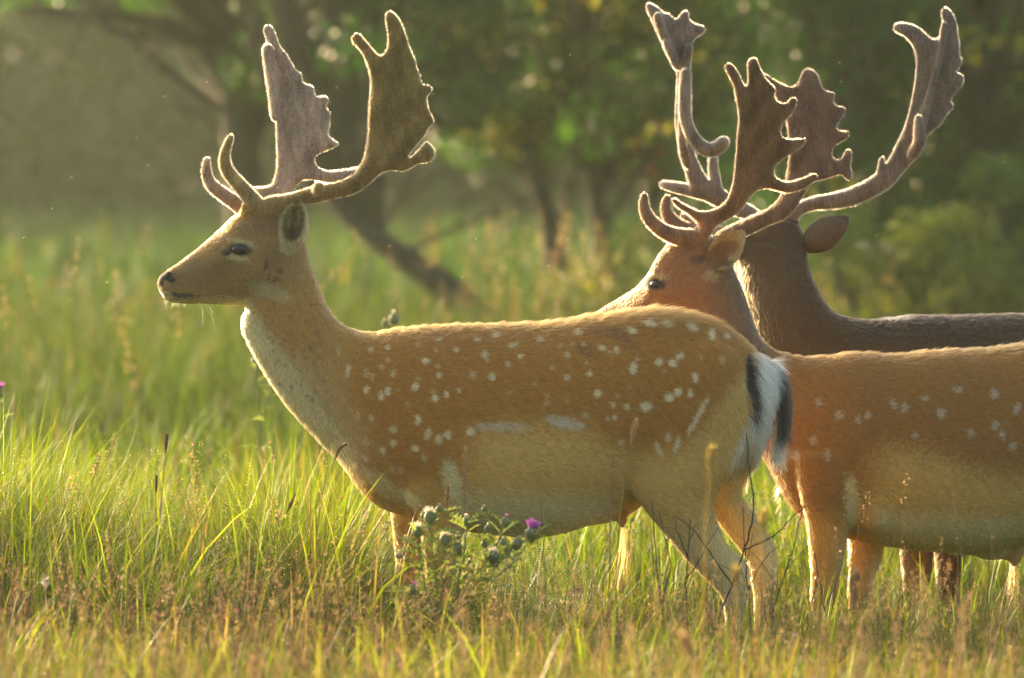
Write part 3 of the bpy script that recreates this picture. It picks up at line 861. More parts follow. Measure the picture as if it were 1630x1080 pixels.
for s in (-1, 1):
    parts1 += [blob(652, 672, s * .112, .10, .06, .17, Y1, -18), blob(690, 760, s * .115, .075, .06, .10, Y1, 20),
               blob(1105, 655, s * .11, .15, .085, .20, Y1, 12), blob(1060, 740, s * .13, .09, .05, .12, Y1, 30),
               blob(408, 430, s * .045, .05, .028, .045, Y1, 20), blob(386, 384, s * .054, .034, .016, .012, Y1, 22),
               blob(384, 408, s * .052, .03, .014, .010, Y1, 15), blob(395, 338, s * .032, .022, .022, .03, Y1), blob(272, 442, s * .02 - .022, .016, .014, .018, Y1, -20)]
parts1 += [blob(396, 522, 0, .020, .03, .04, Y1, -10),
  leg([(640, 700, 770, 700, .05, -.125), (655, 770, 765, 770, .052, -.12), (668, 830, 742, 830, .045, -.11), (676, 890, 728, 888, .034, -.105), (680, 935, 722, 932, .029, -.1), (682, 955, 722, 955, .029, -.1), (686, 985, 716, 985, .019, -.1), (684, 1030, 712, 1032, .018, -.1), (676, 1052, 712, 1052, .022, -.1), (664, 1078, 708, 1078, .026, -.1)], Y1),
  leg([(600, 700, 710, 700, .05, .125), (610, 770, 700, 770, .05, .12), (622, 830, 684, 830, .042, .11), (628, 890, 668, 888, .032, .105), (629, 930, 662, 930, .028, .1), (632, 980, 658, 980, .019, .1), (628, 1030, 654, 1032, .018, .1), (618, 1050, 652, 1050, .022, .1), (606, 1072, 650, 1072, .026, .1)], Y1),
  leg([(990, 700, 1200, 660, .07, -.12), (1000, 760, 1172, 735, .068, -.125), (1022, 806, 1137, 790, .058, -.12), (1056, 848, 1142, 836, .048, -.11), (1094, 893, 1160, 868, .038, -.105), (1126, 926, 1190, 898, .031, -.1), (1146, 950, 1192, 926, .028, -.1), (1152, 985, 1182, 982, .019, -.1), (1148, 1030, 1176, 1032, .018, -.1), (1136, 1052, 1176, 1052, .022, -.1), (1122, 1078, 1170, 1078, .026, -.1)], Y1),
  leg([(1060, 690, 1215, 670, .07, .12), (1090, 760, 1192, 750, .06, .12), (1122, 806, 1184, 792, .048, .115), (1156, 850, 1208, 826, .038, .11), (1188, 892, 1238, 874, .031, .105), (1196, 925, 1240, 905, .028, .1), (1202, 962, 1234, 962, .019, .1), (1200, 1020, 1228, 1024, .018, .1), (1190, 1046, 1228, 1046, .022, .1), (1178, 1072, 1224, 1072, .026, .1)], Y1),
  loft_pairs([(1216, 580, 1232, 572, .02), (1232, 612, 1250, 606, .022), (1238, 660, 1256, 660, .02), (1232, 705, 1248, 710, .014), (1226, 735, 1236, 740, .006)], Y1, 4, 14, 2.0),
  blob(975, 810, 0, .10, .035, .03, Y1, -20), blob(990, 824, 0, .015, .015, .03, Y1)]
ears1 = [leaf_ear((460, 397), (479, 317), .084, Y1, -.060, -.094, (-.22, -1, .05)), leaf_ear((458, 388), (474, 340), .075, Y1, .055, .10, (-.5, 1, .1))]

spots1 = [(679,574,7,6),(700,597,5,6),(628,595,5,8,0,.6),(593,557,4,6,0,.6),(618,553,5,5,0,.8),(556,590,4,14,10,.8),(585,595,5,9,0,.5),(595,600,4,8,0,.5),(585,619,5,8),(609,630,5,11),(619,621,6,9,20),(663,615,7,8),(694,633,7,7),(712,627,5,7),(731,621,5,5,0,.6),(784,599,6,8,0,.9),(753,597,6,8,0,.5),(772,564,6,8,0,.6),(727,557,6,5,0,.7),(790,533,9,5,-15,.7),(817,549,11,5,-20,.6),(828,566,5,4),(809,580,5,6,0,.5),(667,667,6,11,15,.9),(683,689,7,12,20,.8),(714,691,8,8),(700,697,7,9,-20,.8),(663,712,8,7,30),(628,704,6,7,0,.9),(628,683,7,9,-30,.7),(611,716,6,7,0,.9),(585,702,6,9,-20,.5),(593,665,5,8,-20,.6),(572,662,5,8,0,.4),(583,728,5,9,-30,.6),(677,728,5,8,-20,.6),(640,747,5,8,-30,.5),(626,745,4,8,-30,.5),(751,685,9,8),
 (1007,586,7,12,15),(1047,576,8,8),(1069,578,9,8,-25),(1080,567,8,6,-30,.9),(1104,600,6,10,-10),(1096,626,5,8),(1063,632,10,9,-25),(1077,623,8,8,-20),(1026,646,12,10),(996,647,6,6),(975,643,5,6,0,.7),(977,664,5,6,0,.9),(966,664,5,4,0,.7),(950,625,7,8),(937,595,6,6,0,.8),(902,600,6,7,0,.7),(878,584,5,6,0,.4),(830,567,5,5,0,.7),(902,565,6,6,0,.5),(958,553,8,6,0,.7),(981,557,4,7,0,.8),(1005,526,9,7,10,.8),(1034,516,14,6,15,.9),(1061,516,9,7,20),(1102,522,10,7,20,.9),(1132,532,6,12,0),(1156,535,6,7,0,.6),(1113,567,5,6,0,.4),(1147,574,6,9,0,.4),(1061,695,6,9,0,.7),(1047,714,5,18,-25,.7),(1075,707,5,20,15,.8),(987,703,7,6,0,.5),(1108,662,6,44,29,.85),(540,560,4,10,0,.3),(860,540,9,5,-10,.5),(920,530,10,5,-5,.6),(760,540,7,5,0,.5),(700,540,7,4,0,.5),(850,610,5,6,0,.4),(870,640,6,6,0,.4),(810,625,5,6,0,.35),(930,660,7,5,0,.5)]
spots1 += [(rng.uniform(600, 1100), rng.uniform(545, 655), rng.uniform(3.5, 5.5), rng.uniform(3.5, 6), 0, rng.uniform(.25, .5)) for _ in range(26)]
dark1 = [(965,527,34,7,6,.7),(925,553,12,7,20,.8),(940,562,10,6,20,.7),(1007,548,10,7,15,.75),(985,535,16,6,10,.7),(890,535,14,5,0,.5),(750,545,28,6,-5,.35),(700,535,25,5,0,.35),(1040,506,12,4,0,.5),(830,528,24,5,0,.35)]
specks1 = [(rng.uniform(425, 520), rng.uniform(430, 640), rng.uniform(1.5, 3), rng.uniform(2, 4), 0, .7) for _ in range(70)]
specks1 += [(425, 424, 4, 10, 10, .9), (430, 440, 3, 7, 0, .8), (448, 432, 5, 6, 0, .8), (441, 444, 6, 5, 0, .9), (412, 450, 3, 3, 0, .5)]
def coat1(x, y, p):
    n = len(x); xn = x + rng.normal(0, 4, n); yn = y + rng.normal(0, 5, n)
    c = np.tile(RUF, (n, 1))
    c = mixc(c, RUF * np.array((.82, .78, .8)), sstep(560, 510, yn) * sstep(560, 640, xn) * .7)
    # pale flank panel and belly
    yf = yn + rng.normal(0, 6, n)
    flank = sstep(655, 716, yf - np.clip((xn - 930) * .45, 0, 90) - 8 * np.sin(xn * .02)) * sstep(715, 785, xn + rng.normal(0, 7, n) + (yn - 690) * .12)
    c = mixc(c, TAN, flank * .95)
    c = mixc(c, WHITE * .8, blobs(x, y, [(900, 672, 34, 9, 12, .6), (800, 678, 50, 7, 0, .5)], 3))
    c = mixc(c, CREAM, sstep(765, 815, yn - (xn - 800) * .02) * sstep(700, 750, xn) * .9)
    shoulder = sstep(735, 800, yn) * sstep(745, 690, xn) * sstep(540, 600, xn)
    c = mixc(c, TAN * np.array((.9, .85, .75)), shoulder * .9)
    c = mixc(c, CREAM, blobs(x, y, [(722, 765, 16, 40, -14, .9), (655, 795, 30, 12, 30, .7), (610, 770, 40, 14, 38, .55)], 4))
    # haunch below the stripe
    c = mixc(c, TAN * .97, sstep(0, 40, (yn - 640) + (xn - 1128) * 1.25) * sstep(1000, 1080, xn) * .9)
    c = mixc(c, TAN, sstep(690, 760, yn) * sstep(960, 1010, xn) * .9)
    c = mixc(c, CREAM, sstep(800, 900, yn) * sstep(960, 1000, xn) * .5)
    # neck and throat
    neck = sstep(600, 520, xn + (yn - 600) * .1)
    c = mixc(c, TAN * np.array((.72, .62, .60)), neck * .85)
    throat = sstep(38, 8, (xn - 384) - (yn - 500) * .72 + 0 * xn) * sstep(470, 500, yn) * sstep(790, 700, yn)
    c = mixc(c, CREAM * np.array((.95, .95, 1.0)), throat * .8)
    front = sstep(120, 40, (xn - 384) - (yn - 500) * .62) * sstep(540, 600, yn) * sstep(760, 700, yn)
    c = mixc(c, CREAM * .75, front * .38)
    # head
    hd = sstep(500, 470, xn) * sstep(500, 480, yn + (xn - 400) * .5)
    c = mixc(c, np.array((.42, .235, .072)), hd * .92)
    c = mixc(c, np.array((.17, .11, .055)), blobs(x, y, [(352, 425, 44, 12, -20, .5), (415, 455, 34, 12, 25, .45), (330, 440, 44, 14, -10, .4), (300, 430, 30, 10, -35, .45), (440, 410, 20, 26, 0, .35), (405, 365, 34, 14, 10, .4), (285, 455, 26, 8, 0, .35)], 6))
    top = sstep(28, 6, (yn - 338) - (380 - xn) * .72) * hd * sstep(420, 380, xn)
    c = mixc(c, RUF * 1.05, top * .8)
    c = mixc(c, np.array((.24, .12, .05)), blobs(x, y, [(430, 350, 30, 20, 0, .6), (355, 385, 26, 8, -40, .4)], 3))
    c = mixc(c, CREAM * .9, blobs(x, y, [(386, 388, 24, 7, 15, .6), (382, 411, 20, 6, 10, .65), (430, 465, 40, 14, 20, .3), (460, 395, 14, 12, 0, .5)], 2))
    c = mixc(c, CREAM, sstep(472, 482, yn + (xn - 300) * .02) * sstep(410, 390, xn) * .8)
    c = mixc(c, np.array((.12, .085, .06)), blobs(x, y, [(288, 470, 36, 3.4, 3, .95), (300, 476, 26, 3, 3, .3), (275, 440, 12, 9, -20, .5), (362, 402, 8, 6, -30, .9)], 1))
    c = mixc(c, BLACK * 1.5, blobs(x, y, [(265, 440, 12, 8, -25, 1), (256, 449, 7, 10, 0, .95), (274, 446, 7, 5, 20, .9), (384, 398, 20, 11, 8, .9), (366, 403, 7, 4, -30, .8)], .5))
    c = mixc(c, CREAM, blobs(x, y, [(266, 470, 12, 6, 15, .5)], 1))
    # ear bowl
    earm = sstep(442, 448, x) * sstep(392, 382, y) * sstep(318, 322, y) * (p[:, 1] < Y1 - .03)
    ex, ey = (x - 469) * .97 + (y - 357) * .23, (y - 357) * .97 - (x - 469) * .23
    de = (ex / 22) ** 2 + (ey / 40) ** 2
    bowl = mixc(np.tile(np.array((.17, .10, .045)), (n, 1)), np.tile(CREAM * .85, (n, 1)), sstep(.42, .78, de + rng.normal(0, .07, n)))
    bowl = mixc(bowl, np.tile(CREAM * .6, (n, 1)), blobs(x, y, [(461, 352, 3, 20, 8, .6), (476, 345, 2.5, 16, 8, .5)], 1.5))
    bowl = mixc(bowl, np.tile(BLACK * 2, (n, 1)), blobs(x, y, [(468, 372, 7, 9, 0, .7)], 2))
    c = mixc(c, bowl, earm * .95)
    # spots, spine, rump, tail
    c = mixc(c, BLACK * 4, blobs(x, y, dark1, 5) * .6)
    c = mixc(c, WHITE * np.array((.95, .84, .62)), blobs(x, y, [(a_[0], a_[1], a_[2] * .86, a_[3] * .86) + tuple(a_[4:]) for a_ in spots1], .9))
    c = mixc(c, np.array((.07, .05, .035)), blobs(x, y, specks1, .8) * .75)
    rump = sstep(1198, 1207, x + rng.normal(0, 2, n) + (y - 600) * .05) * sstep(560, 585, y)
    c = mixc(c, WHITE, np.maximum(rump * sstep(790, 740, y), blobs(x, y, [(1184, 715, 15, 58, 22, .8)], 4)))
    c = mixc(c, BLACK, blobs(x, y, [(1194, 602, 10, 40, -3), (1200, 648, 9, 36, 0)], 1.6))
    c = mixc(c, BLACK, sstep(1235, 1240, x + rng.normal(0, 2, n)) * sstep(590, 600, y) * sstep(735, 700, y))
    c = mixc(c, np.array((.06, .05, .045)), sstep(1062, 1066, y))
    c = mixc(c, RUF * 1.1, blobs(x, y, [(992, 835, 14, 26, 0, .7)], 2))
    return np.clip(c, .004, 1)

def comb_for(headx, necky, rumpx, legy, neckdir=(.45, 0, -.9)):
    def comb(x, y, p):
        d = np.tile(np.array((.92, 0, -.38)), (len(x), 1))
        d = mixc(d, np.array((.45, 0, -.9)), sstep(rumpx - 60, rumpx + 40, x))
        d = mixc(d, np.array(neckdir, float), sstep(headx + 130, headx + 60, x))
        d = mixc(d, np.array((.9, 0, .4)), sstep(headx, headx - 30, x) * sstep(necky + 20, necky, y))
        d = mixc(d, np.array((.05, 0, -1.)), sstep(legy - 30, legy + 30, y))
        return d
    return comb
def hl1(x, y, p):
    L = np.full(len(x), .0115)
    L = np.where(x < 500, .007, L); L = np.where(x < 340, .0035, L)
    L = L + .012 * sstep(540, 505, y) * sstep(560, 620, x)
    L = L + .014 * sstep(1000, 1040, x) * sstep(525, 500, y)
    L = np.where(y > 850, .009, L)
    L = np.where((x > 1186) & (y > 560) & (y < 780), .042, L)
    eye = ((x - 383) / 25) ** 2 + ((y - 398) / 15) ** 2 < 1
    nose = ((x - 260) / 16) ** 2 + ((y - 443) / 12) ** 2 < 1
    L = np.where((eye | nose) & (x < 420), 0, L)
    return L
# antlers
near1 = [(418,322),(430,314),(455,311),(475,306),(495,300),(520,295),(543,290),(563,281),(575,266),(582,250),(587,225),(589,200),(590,175),(593,140),(592,125),(587,108),(580,92),(572,82),(565,75),(564,67),(570,61),(577,63),(585,72),(596,85),(607,96),(614,93),(620,83),(621,65),(618,45),(618,34),(622,28),(630,30),(640,42),(648,60),(654,80),(659,94),(664,103),(665,113),(671,127),(674,140),(683,141),(689,145),(689,152),(684,156),(682,160),(683,175),(688,188),(692,196),(691,201),(683,208),(678,219),(664,235),(652,250),(655,254),(666,244),(677,232),(681,229),(690,238),(694,248),(689,258),(680,261),(665,264),(655,270),(640,275),(625,273),(608,278),(595,290),(580,302),(565,310),(545,315),(520,320),(500,325),(480,328),(460,335),(440,345),(420,352),(404,350),(402,335)]
far1 = [(398,300),(425,297),(433,288),(438,270),(438,245),(437,215),(435,180),(433,160),(430,135),(425,110),(419,92),(414,76),(414,67),(419,62),(416,52),(413,42),(417,34),(423,34),(429,40),(435,52),(441,70),(450,80),(458,93),(466,106),(475,113),(477,122),(480,129),(487,132),(494,134),(497,140),(498,148),(503,152),(512,150),(518,152),(520,158),(516,166),(518,172),(523,177),(523,183),(523,195),(520,210),(521,215),(527,221),(535,226),(537,229),(530,234),(515,239),(502,246),(499,256),(504,265),(515,271),(528,272),(545,270),(562,267),(578,264),(600,262),(598,280),(575,286),(560,289),(540,290),(520,290),(505,287),(490,285),(478,287),(468,297),(462,306),(440,320),(415,332),(395,330),(388,318)]
tk = lambda a, b, ya, yb: (lambda x, y: a + (b - a) * np.clip((y - ya) / (yb - ya), 0, 1))
dn1 = lambda x, y: -.035 - .24 * np.clip((335 - y) / 300, 0, 1.1) - .10 * np.clip((x - 420) / 200, 0, 1)
df1 = lambda x, y: .035 + .22 * np.clip((335 - y) / 300, 0, 1.1)
A1n = antler(near1, [[(369, 219, 4.5, -.07), (359, 248, 7, -.06), (362, 271, 8.5, -.05), (378, 291, 9.5, -.045), (398, 314, 11, -.04), (412, 334, 14, -.035)],
                     [(507, 306, 8, -.115), (510, 300, 8, -.14)]], Y1, dn1, tk(.018, .010, 300, 200))
A1f = antler(far1, [[(328, 254, 4.5, .05), (327, 274, 6.5, .045), (335, 294, 8, .04), (353, 309, 9, .035), (375, 324, 10, .03), (394, 340, 13, .03)],
                    [(422, 74, 8, .19), (425, 100, 8, .175), (431, 140, 8, .15), (436, 185, 7, .12)]], Y1, df1, tk(.017, .009, 300, 200))
STREAK = [(rng.uniform(-.35, .35), rng.uniform(-.12, .12), rng.uniform(0, 6.28)) for _ in range(8)] + [(rng.uniform(-.1, .1), rng.uniform(-.1, .1), rng.uniform(0, 6.28)) for _ in range(6)]
def acol(a, b=None, ys=None):
    def f(x, y, p):
        c = np.tile(np.array(a), (len(x), 1))
        n_ = sum(np.sin(x * kx + y * ky + ph) for kx, ky, ph in STREAK) / len(STREAK)
        c = c * np.clip(1 + .85 * n_ + rng.normal(0, .12, len(x)), .45, 1.7)[:, None]
        if b is not None: c = mixc(c, np.array(b), sstep(ys[0], ys[1], y + rng.normal(0, 6, len(x))))
        return c
    return f
eyes1 = [(P(384, 398, Y1) + np.array((0, -.0635, 0)), (.0238, .018, .0160)), (P(384, 398, Y1) + np.array((0, .053, 0)), (.021, .016, .0135))]
xh1 = [("tuft",) + strands(992, 842, Y1, 0, 34, (.004, .005, .008), .16, (.05, 0, -1), (.22, .065, .012), .00045, .09),
       ("whisker",) + strands(285, 480, Y1, -.03, 26, (.018, .012, .003), .016, (-.2, -.1, -1), (.45, .36, .22), .00014, .4),
       ("whisker",) + strands(330, 487, Y1, -.02, 4, (.012, .012, .002), .06, (.3, -.1, -1), (.5, .42, .28), .00014, .2),
       ("whisker",) + strands(1188, 800, Y1, .08, 60, (.012, .02, .02), .045, (.5, 0, -.5), (.8, .72, .55), .0004, .5)]
w1 = lambda c: 1.0 + 1.2 * (c[:, 0] < (520 - CX) * Y1 / F_PX) + .35 * (c[:, 1] < Y1)
build_deer("fallow_buck", "chestnut fallow buck with bold white spots and broad palmed antlers, standing in full profile", Y1, (900, 1075), parts1, ears1, eyes1, coat1,
           comb_for(470, 480, 1120, 850), hl1, NH[0], [(A1n[0], A1n[1], acol((.36, .225, .078))), (A1f[0], A1f[1], acol((.36, .24, .14)))], VOX, w1, extra_hair=xh1)

# ---------------- buck 2: behind the first one's rump, faint spots, muzzle pointing away
Y2 = 18.55
mp = lambda r: (1372 + (r[0] - 660) * .955, 561 + (r[1] - 520) * .955, 1372 + (r[2] - 660) * .955, 560 + (r[3] - 520) * .965) + tuple(r[4:])
trunk2 = [mp(r) for r in trunk1[:9]]
trunk2 += [(1425, 564, 1412, 870, .19, 0, 0, .08), (1365, 561, 1350, 858, .178, 0, 0, .02), (1310, 567, 1300, 842, .155), (1272, 567, 1258, 806, .13), (1244, 561, 1234, 765, .115), (1226, 553, 1212, 725, .10), (1210, 538, 1168, 660, .09), (1198, 508, 1130, 610, .082), (1188, 478, 1102, 560, .076), (1176, 446, 1086, 525, .070)]
head2 = [(1186, 470, 1100, 545, .055), (1166, 425, 1085, 515, .064), (1146, 385, 1072, 516, .070, .005, 10), (1104, 370, 1052, 518, .07, .015, 20, -.2), (1072, 384, 1034, 520, .064, .03, 30, -.2), (1048, 423, 1014, 524, .05, .055, 33, -.1), (1022, 452, 990, 526, .04, .085, 33), (996, 469, 972, 528, .034, .115, 33), (968, 487, 955, 530, .031, .14, 33), (952, 498, 944, 530, .027, .155, 33), (944, 506, 938, 524, .018, .165, 33), (938, 512, 936, 519, .008, .17, 33)]
parts2 = [loft_pairs(trunk2, Y2, 5, 36, 2.15), loft_pairs(head2, Y2, 5, 30, 2.1)]
def mb(px, py): return 1372 + (px - 660) * .955, 560 + (py - 520) * .96
for s in (-1, 1):
    for (px, py, dy, rx, ry, rz, a) in ((652, 680, .106, .10, .058, .15, -18), (690, 760, .112, .075, .06, .10, 20), (1105, 655, .11, .145, .085, .19, 12), (1060, 740, .13, .09, .05, .12, 30)):
        q_ = mb(px, py); parts2.append(blob(q_[0], q_[1], s * dy, rx, ry, rz, Y2, a))
parts2 += [blob(1070, 462, -.035, .045, .03, .045, Y2, 20), blob(1052, 441, -.030, .028, .014, .011, Y2, 10), blob(1042, 464, -.028, .03, .014, .011, Y2, 5), blob(1112, 376, -.03, .024, .024, .03, Y2), blob(1096, 382, .03, .024, .024, .03, Y2)]
def ml(rows, dx=0, gy=1058): return [(mb(r[0], 0)[0] + dx, 850 + (r[1] - 838) * (gy - 850) / (1076 - 838) if r[1] > 838 else mb(0, r[1])[1], mb(r[2], 0)[0] + dx, 850 + (r[3] - 838) * (gy - 850) / (1076 - 838) if r[3] > 838 else mb(0, r[3])[1]) + tuple(r[4:]) for r in rows]
fore_n = [(1262, 720, 1385, 720, .05, -.125), (1268, 780, 1375, 775, .05, -.12), (1280, 830, 1352, 828, .045, -.11), (1285, 880, 1342, 880, .036, -.105), (1288, 920, 1334, 920, .032, -.1), (1286, 945, 1330, 945, .030, -.1), (1290, 975, 1322, 975, .02, -.1), (1288, 1015, 1316, 1017, .019, -.1), (1278, 1036, 1314, 1036, .022, -.1), (1266, 1061, 1310, 1061, .026, -.1)]
fore_f = [(1340, 720, 1450, 720, .05, .125), (1344, 790, 1440, 790, .05, .12), (1352, 850, 1420, 845, .042, .11), (1353, 890, 1408, 890, .034, .105), (1352, 930, 1394, 930, .03, .1), (1350, 955, 1388, 955, .028, .1), (1352, 985, 1380, 985, .02, .1), (1350, 1020, 1376, 1020, .019, .1), (1340, 1034, 1374, 1034, .022, .1), (1328, 1053, 1372, 1053, .026, .1)]
hind1n = [(990, 700, 1200, 660, .07, -.12), (1000, 760, 1172, 735, .068, -.125), (1022, 806, 1137, 790, .058, -.12), (1056, 848, 1142, 836, .048, -.11), (1094, 893, 1160, 868, .038, -.105), (1126, 926, 1190, 898, .031, -.1), (1146, 950, 1192, 926, .028, -.1), (1152, 985, 1182, 982, .019, -.1), (1148, 1030, 1176, 1032, .018, -.1), (1136, 1052, 1176, 1052, .022, -.1), (1122, 1078, 1170, 1078, .026, -.1)]
hind1f = [(1060, 690, 1215, 670, .07, .12), (1090, 760, 1192, 750, .06, .12), (1122, 806, 1184, 792, .048, .115), (1156, 850, 1208, 826, .038, .11), (1188, 892, 1238, 874, .031, .105), (1196, 925, 1240, 905, .028, .1), (1202, 962, 1234, 962, .019, .1), (1200, 1020, 1228, 1024, .018, .1), (1190, 1046, 1228, 1046, .022, .1), (1178, 1072, 1224, 1072, .026, .1)]
tail1 = [(1216, 580, 1232, 572, .02), (1232, 612, 1250, 606, .022), (1238, 660, 1256, 660, .02), (1232, 705, 1248, 710, .014), (1226, 735, 1236, 740, .006)]
parts2 += [leg(fore_n, Y2), leg(fore_f, Y2), leg(ml(hind1n), Y2), leg(ml(hind1f), Y2), loft_pairs([mp(r) for r in tail1], Y2, 4, 14, 2.0), blob(1608, 868, 0, .10, .035, .035, Y2, -15), blob(1615, 884, 0, .02, .02, .035, Y2)]
ears2 = [leaf_ear((1133, 424), (1182, 368), .088, Y2, -.055, -.10, (-.25, -1, .15)), leaf_ear((1130, 400), (1150, 360), .08, Y2, .075, .13, (-.3, 1, .1))]
spots2 = [(1417,642,6,8),(1331,660,8,7),(1361,666,6,6),(1377,660,6,7),(1492,656,7,9),(1434,648,6,8),(1466,634,6,6),(1576,626,7,9),(1611,650,6,10,20),(1576,675,6,8),(1603,709,6,9,20),(1588,690,5,9,20),(1313,723,6,10),(1264,723,5,10),(1291,700,5,9),(1538,688,7,8),(1300,640,5,7),(1520,620,7,6),(1450,690,5,6),(1640,620,7,8),(1680,640,7,8),(1720,600,8,8),(1690,690,8,8),(1760,650,9,8),(1650,590,8,6),(1800,610,8,10),(1780,690,8,9),(1830,650,8,9)]
spots2 = [s + (0,) * (5 - len(s)) + (.42,) for s in spots2]
def coat2(x, y, p):
    n = len(x); xn = x + rng.normal(0, 4, n); yn = y + rng.normal(0, 5, n)
    base = RUF * np.array((.72, .76, 1.0))
    c = np.tile(base, (n, 1))
    c = mixc(c, base * np.array((1.0, 1.0, 1.0)), sstep(1340, 1240, xn) * sstep(600, 680, yn))
    yf = yn + rng.normal(0, 8, n)
    flank = sstep(694, 746, yf - 9 * np.sin(xn * .03) - np.clip((xn - 1500) * .5, 0, 60)) * sstep(1350, 1430, xn + rng.normal(0, 8, n) + (yn - 700) * .1)
    flank = np.maximum(flank, sstep(730, 790, yn) * sstep(1350, 1400, xn))
    c = mixc(c, TAN * .92, flank * .9)
    c = mixc(c, CREAM * .95, sstep(800, 835, yn - (xn - 1450) * .05) * sstep(1360, 1400, xn) * .85)
    c = mixc(c, TAN * np.array((.95, .8, .7)), sstep(790, 850, yn) * sstep(1420, 1370, xn) * .8)
    c = mixc(c, CREAM * .9, blobs(x, y, [(1352, 800, 12, 50, -4, .8), (1340, 900, 8, 60, 0, .5)], 4))
    c = mixc(c, WHITE * .8, blobs(x, y, spots2))
    neck = sstep(1250, 1190, xn)
    c = mixc(c, np.array((.17, .115, .060)), neck * .8)
    hd = sstep(1150, 1110, xn) * sstep(560, 520, yn)
    c = mixc(c, np.array((.27, .145, .058)), hd * .85)
    c = mixc(c, np.array((.28, .13, .05)), blobs(x, y, [(1085, 400, 30, 22, 0, .8), (1100, 455, 24, 14, 0, .5)], 5))
    c = mixc(c, CREAM * .6, blobs(x, y, [(1044, 441, 20, 5, 5, .6), (1130, 440, 14, 10, 0, .5)], 2))
    c = mixc(c, BLACK * 2, blobs(x, y, [(1044, 453, 17, 9, 5, 1), (1110, 413, 14, 7, -10, .6), (1020, 465, 4, 8, 0, .7)], .8))
    earm = sstep(1122, 1128, x) * sstep(434, 426, y) * (p[:, 1] < Y2 - .06) * sstep(1190, 1186, x)
    c = mixc(c, mixc(np.tile(CREAM * .6, (n, 1)), np.tile(np.array((.2, .07, .04)), (n, 1)), blobs(x, y, [(1158, 394, 18, 14, -30, .8)], 3)), earm * .85)
    c = mixc(c, BLACK * 2, blobs(x, y, [(1154, 420, 12, 7, 0, .8)], 2) * earm)
    rx = mp((1192, 0, 0, 0))[0]
    c = mixc(c, WHITE, sstep(rx, rx + 10, xn) * sstep(600, 620, y) * sstep(810, 770, y))
    c = mixc(c, BLACK, blobs(x, y, [(rx, 650, 7, 40, 0)], 1.6) + sstep(rx + 42, rx + 46, x) * sstep(620, 640, y) * sstep(770, 740, y))
    c = mixc(c, np.array((.06, .05, .045)), sstep(1046, 1050, y))
    c = mixc(c, RUF * 1.1, blobs(x, y, [(1615, 890, 14, 22, 0, .7)], 2))
    return np.clip(c, .004, 1)
def hl2(x, y, p):
    L = np.full(len(x), .011); L = np.where(x < 1200, .008, L); L = np.where(x < 1060, .005, L); L = np.where(y > 840, .009, L)
    L = L + .008 * sstep(585, 560, y) * sstep(1220, 1240, x)
    L = np.where((((x - 1044) / 20) ** 2 + ((y - 453) / 12) ** 2 < 1), 0, L)
    return L
A2a_o = [(1108,382),(1110,370),(1111,361),(1105,352),(1093,341),(1081,334),(1069,323),(1068,318),(1073,317),(1085,325),(1100,333),(1115,338),(1128,337),(1143,331),(1152,323),(1158,313),(1164,293),(1167,268),(1170,220),(1172,189),(1168,164),(1162,138),(1154,123),(1149,111),(1154,106),(1162,109),(1172,123),(1179,138),(1184,142),(1186,132),(1185,110),(1187,101),(1194,97),(1200,101),(1205,113),(1214,129),(1226,142),(1230,147),(1228,157),(1234,166),(1246,168),(1253,161),(1260,159),(1264,164),(1261,175),(1255,186),(1244,198),(1239,209),(1241,219),(1249,224),(1264,224),(1277,223),(1279,227),(1274,234),(1261,244),(1246,253),(1233,264),(1229,275),(1233,285),(1246,291),(1261,290),(1280,283),(1293,278),(1298,281),(1297,286),(1286,296),(1271,304),(1252,308),(1236,305),(1220,301),(1208,302),(1198,308),(1190,318),(1178,335),(1164,346),(1150,354),(1138,362),(1131,374),(1122,386)]
A2b_o = [(1134,378),(1150,366),(1170,356),(1200,343),(1227,330),(1243,313),(1252,287),(1258,253),(1258,217),(1255,190),(1248,167),(1236,147),(1222,134),(1213,124),(1213,117),(1222,114),(1233,121),(1248,130),(1262,135),(1272,132),(1278,122),(1283,109),(1290,105),(1300,108),(1308,118),(1312,132),(1320,142),(1332,144),(1334,150),(1331,160),(1337,166),(1348,168),(1351,173),(1345,185),(1337,195),(1336,203),(1343,207),(1353,207),(1356,213),(1348,222),(1335,228),(1328,240),(1330,251),(1338,254),(1345,248),(1350,238),(1357,237),(1360,245),(1357,263),(1359,280),(1353,287),(1347,281),(1340,277),(1323,282),(1307,286),(1294,290),(1288,299),(1280,313),(1267,333),(1250,349),(1225,359),(1195,373),(1165,386),(1144,394),(1134,390)]
A2a = antler(A2a_o, [[(1025, 312, 4.5, -.05), (1024, 328, 6.5, -.05), (1030, 345, 8, -.05), (1043, 360, 9, -.048), (1059, 371, 10, -.045), (1080, 378, 12, -.04), (1106, 380, 13, -.035)]], Y2,
             lambda x, y: -.04 - .20 * np.clip((380 - y) / 280, 0, 1), tk(.018, .010, 330, 260))
A2b = antler(A2b_o, [[(1063, 314, 4.5, .07), (1060, 328, 6.5, .07), (1064, 343, 8, .068), (1074, 356, 9.5, .06), (1090, 366, 11, .05), (1120, 382, 13, .045)], [(1088, 343, 4, .09), (1100, 358, 6, .07), (1112, 372, 8, .055)]], Y2,
             lambda x, y: .04 + .18 * np.clip((385 - y) / 280, 0, 1), tk(.018, .010, 330, 260))
eyes2 = [(P(1044, 453, Y2) + np.array((.004, -.030, 0)), (.0205, .018, .0125)), (P(1066, 455, Y2) + np.array((0, .085, 0)), (.016, .015, .012))]
xh2 = [("tuft",) + strands(1614, 896, Y2, 0, 36, (.005, .006, .008), .12, (.0, 0, -1), (.24, .08, .02), .00045, .10),
       ("beard",) + strands(1240, 780, Y2, 0, 40, (.004, .02, .02), .022, (-.3, 0, -.8), (.3, .18, .08), .0003, .25)]
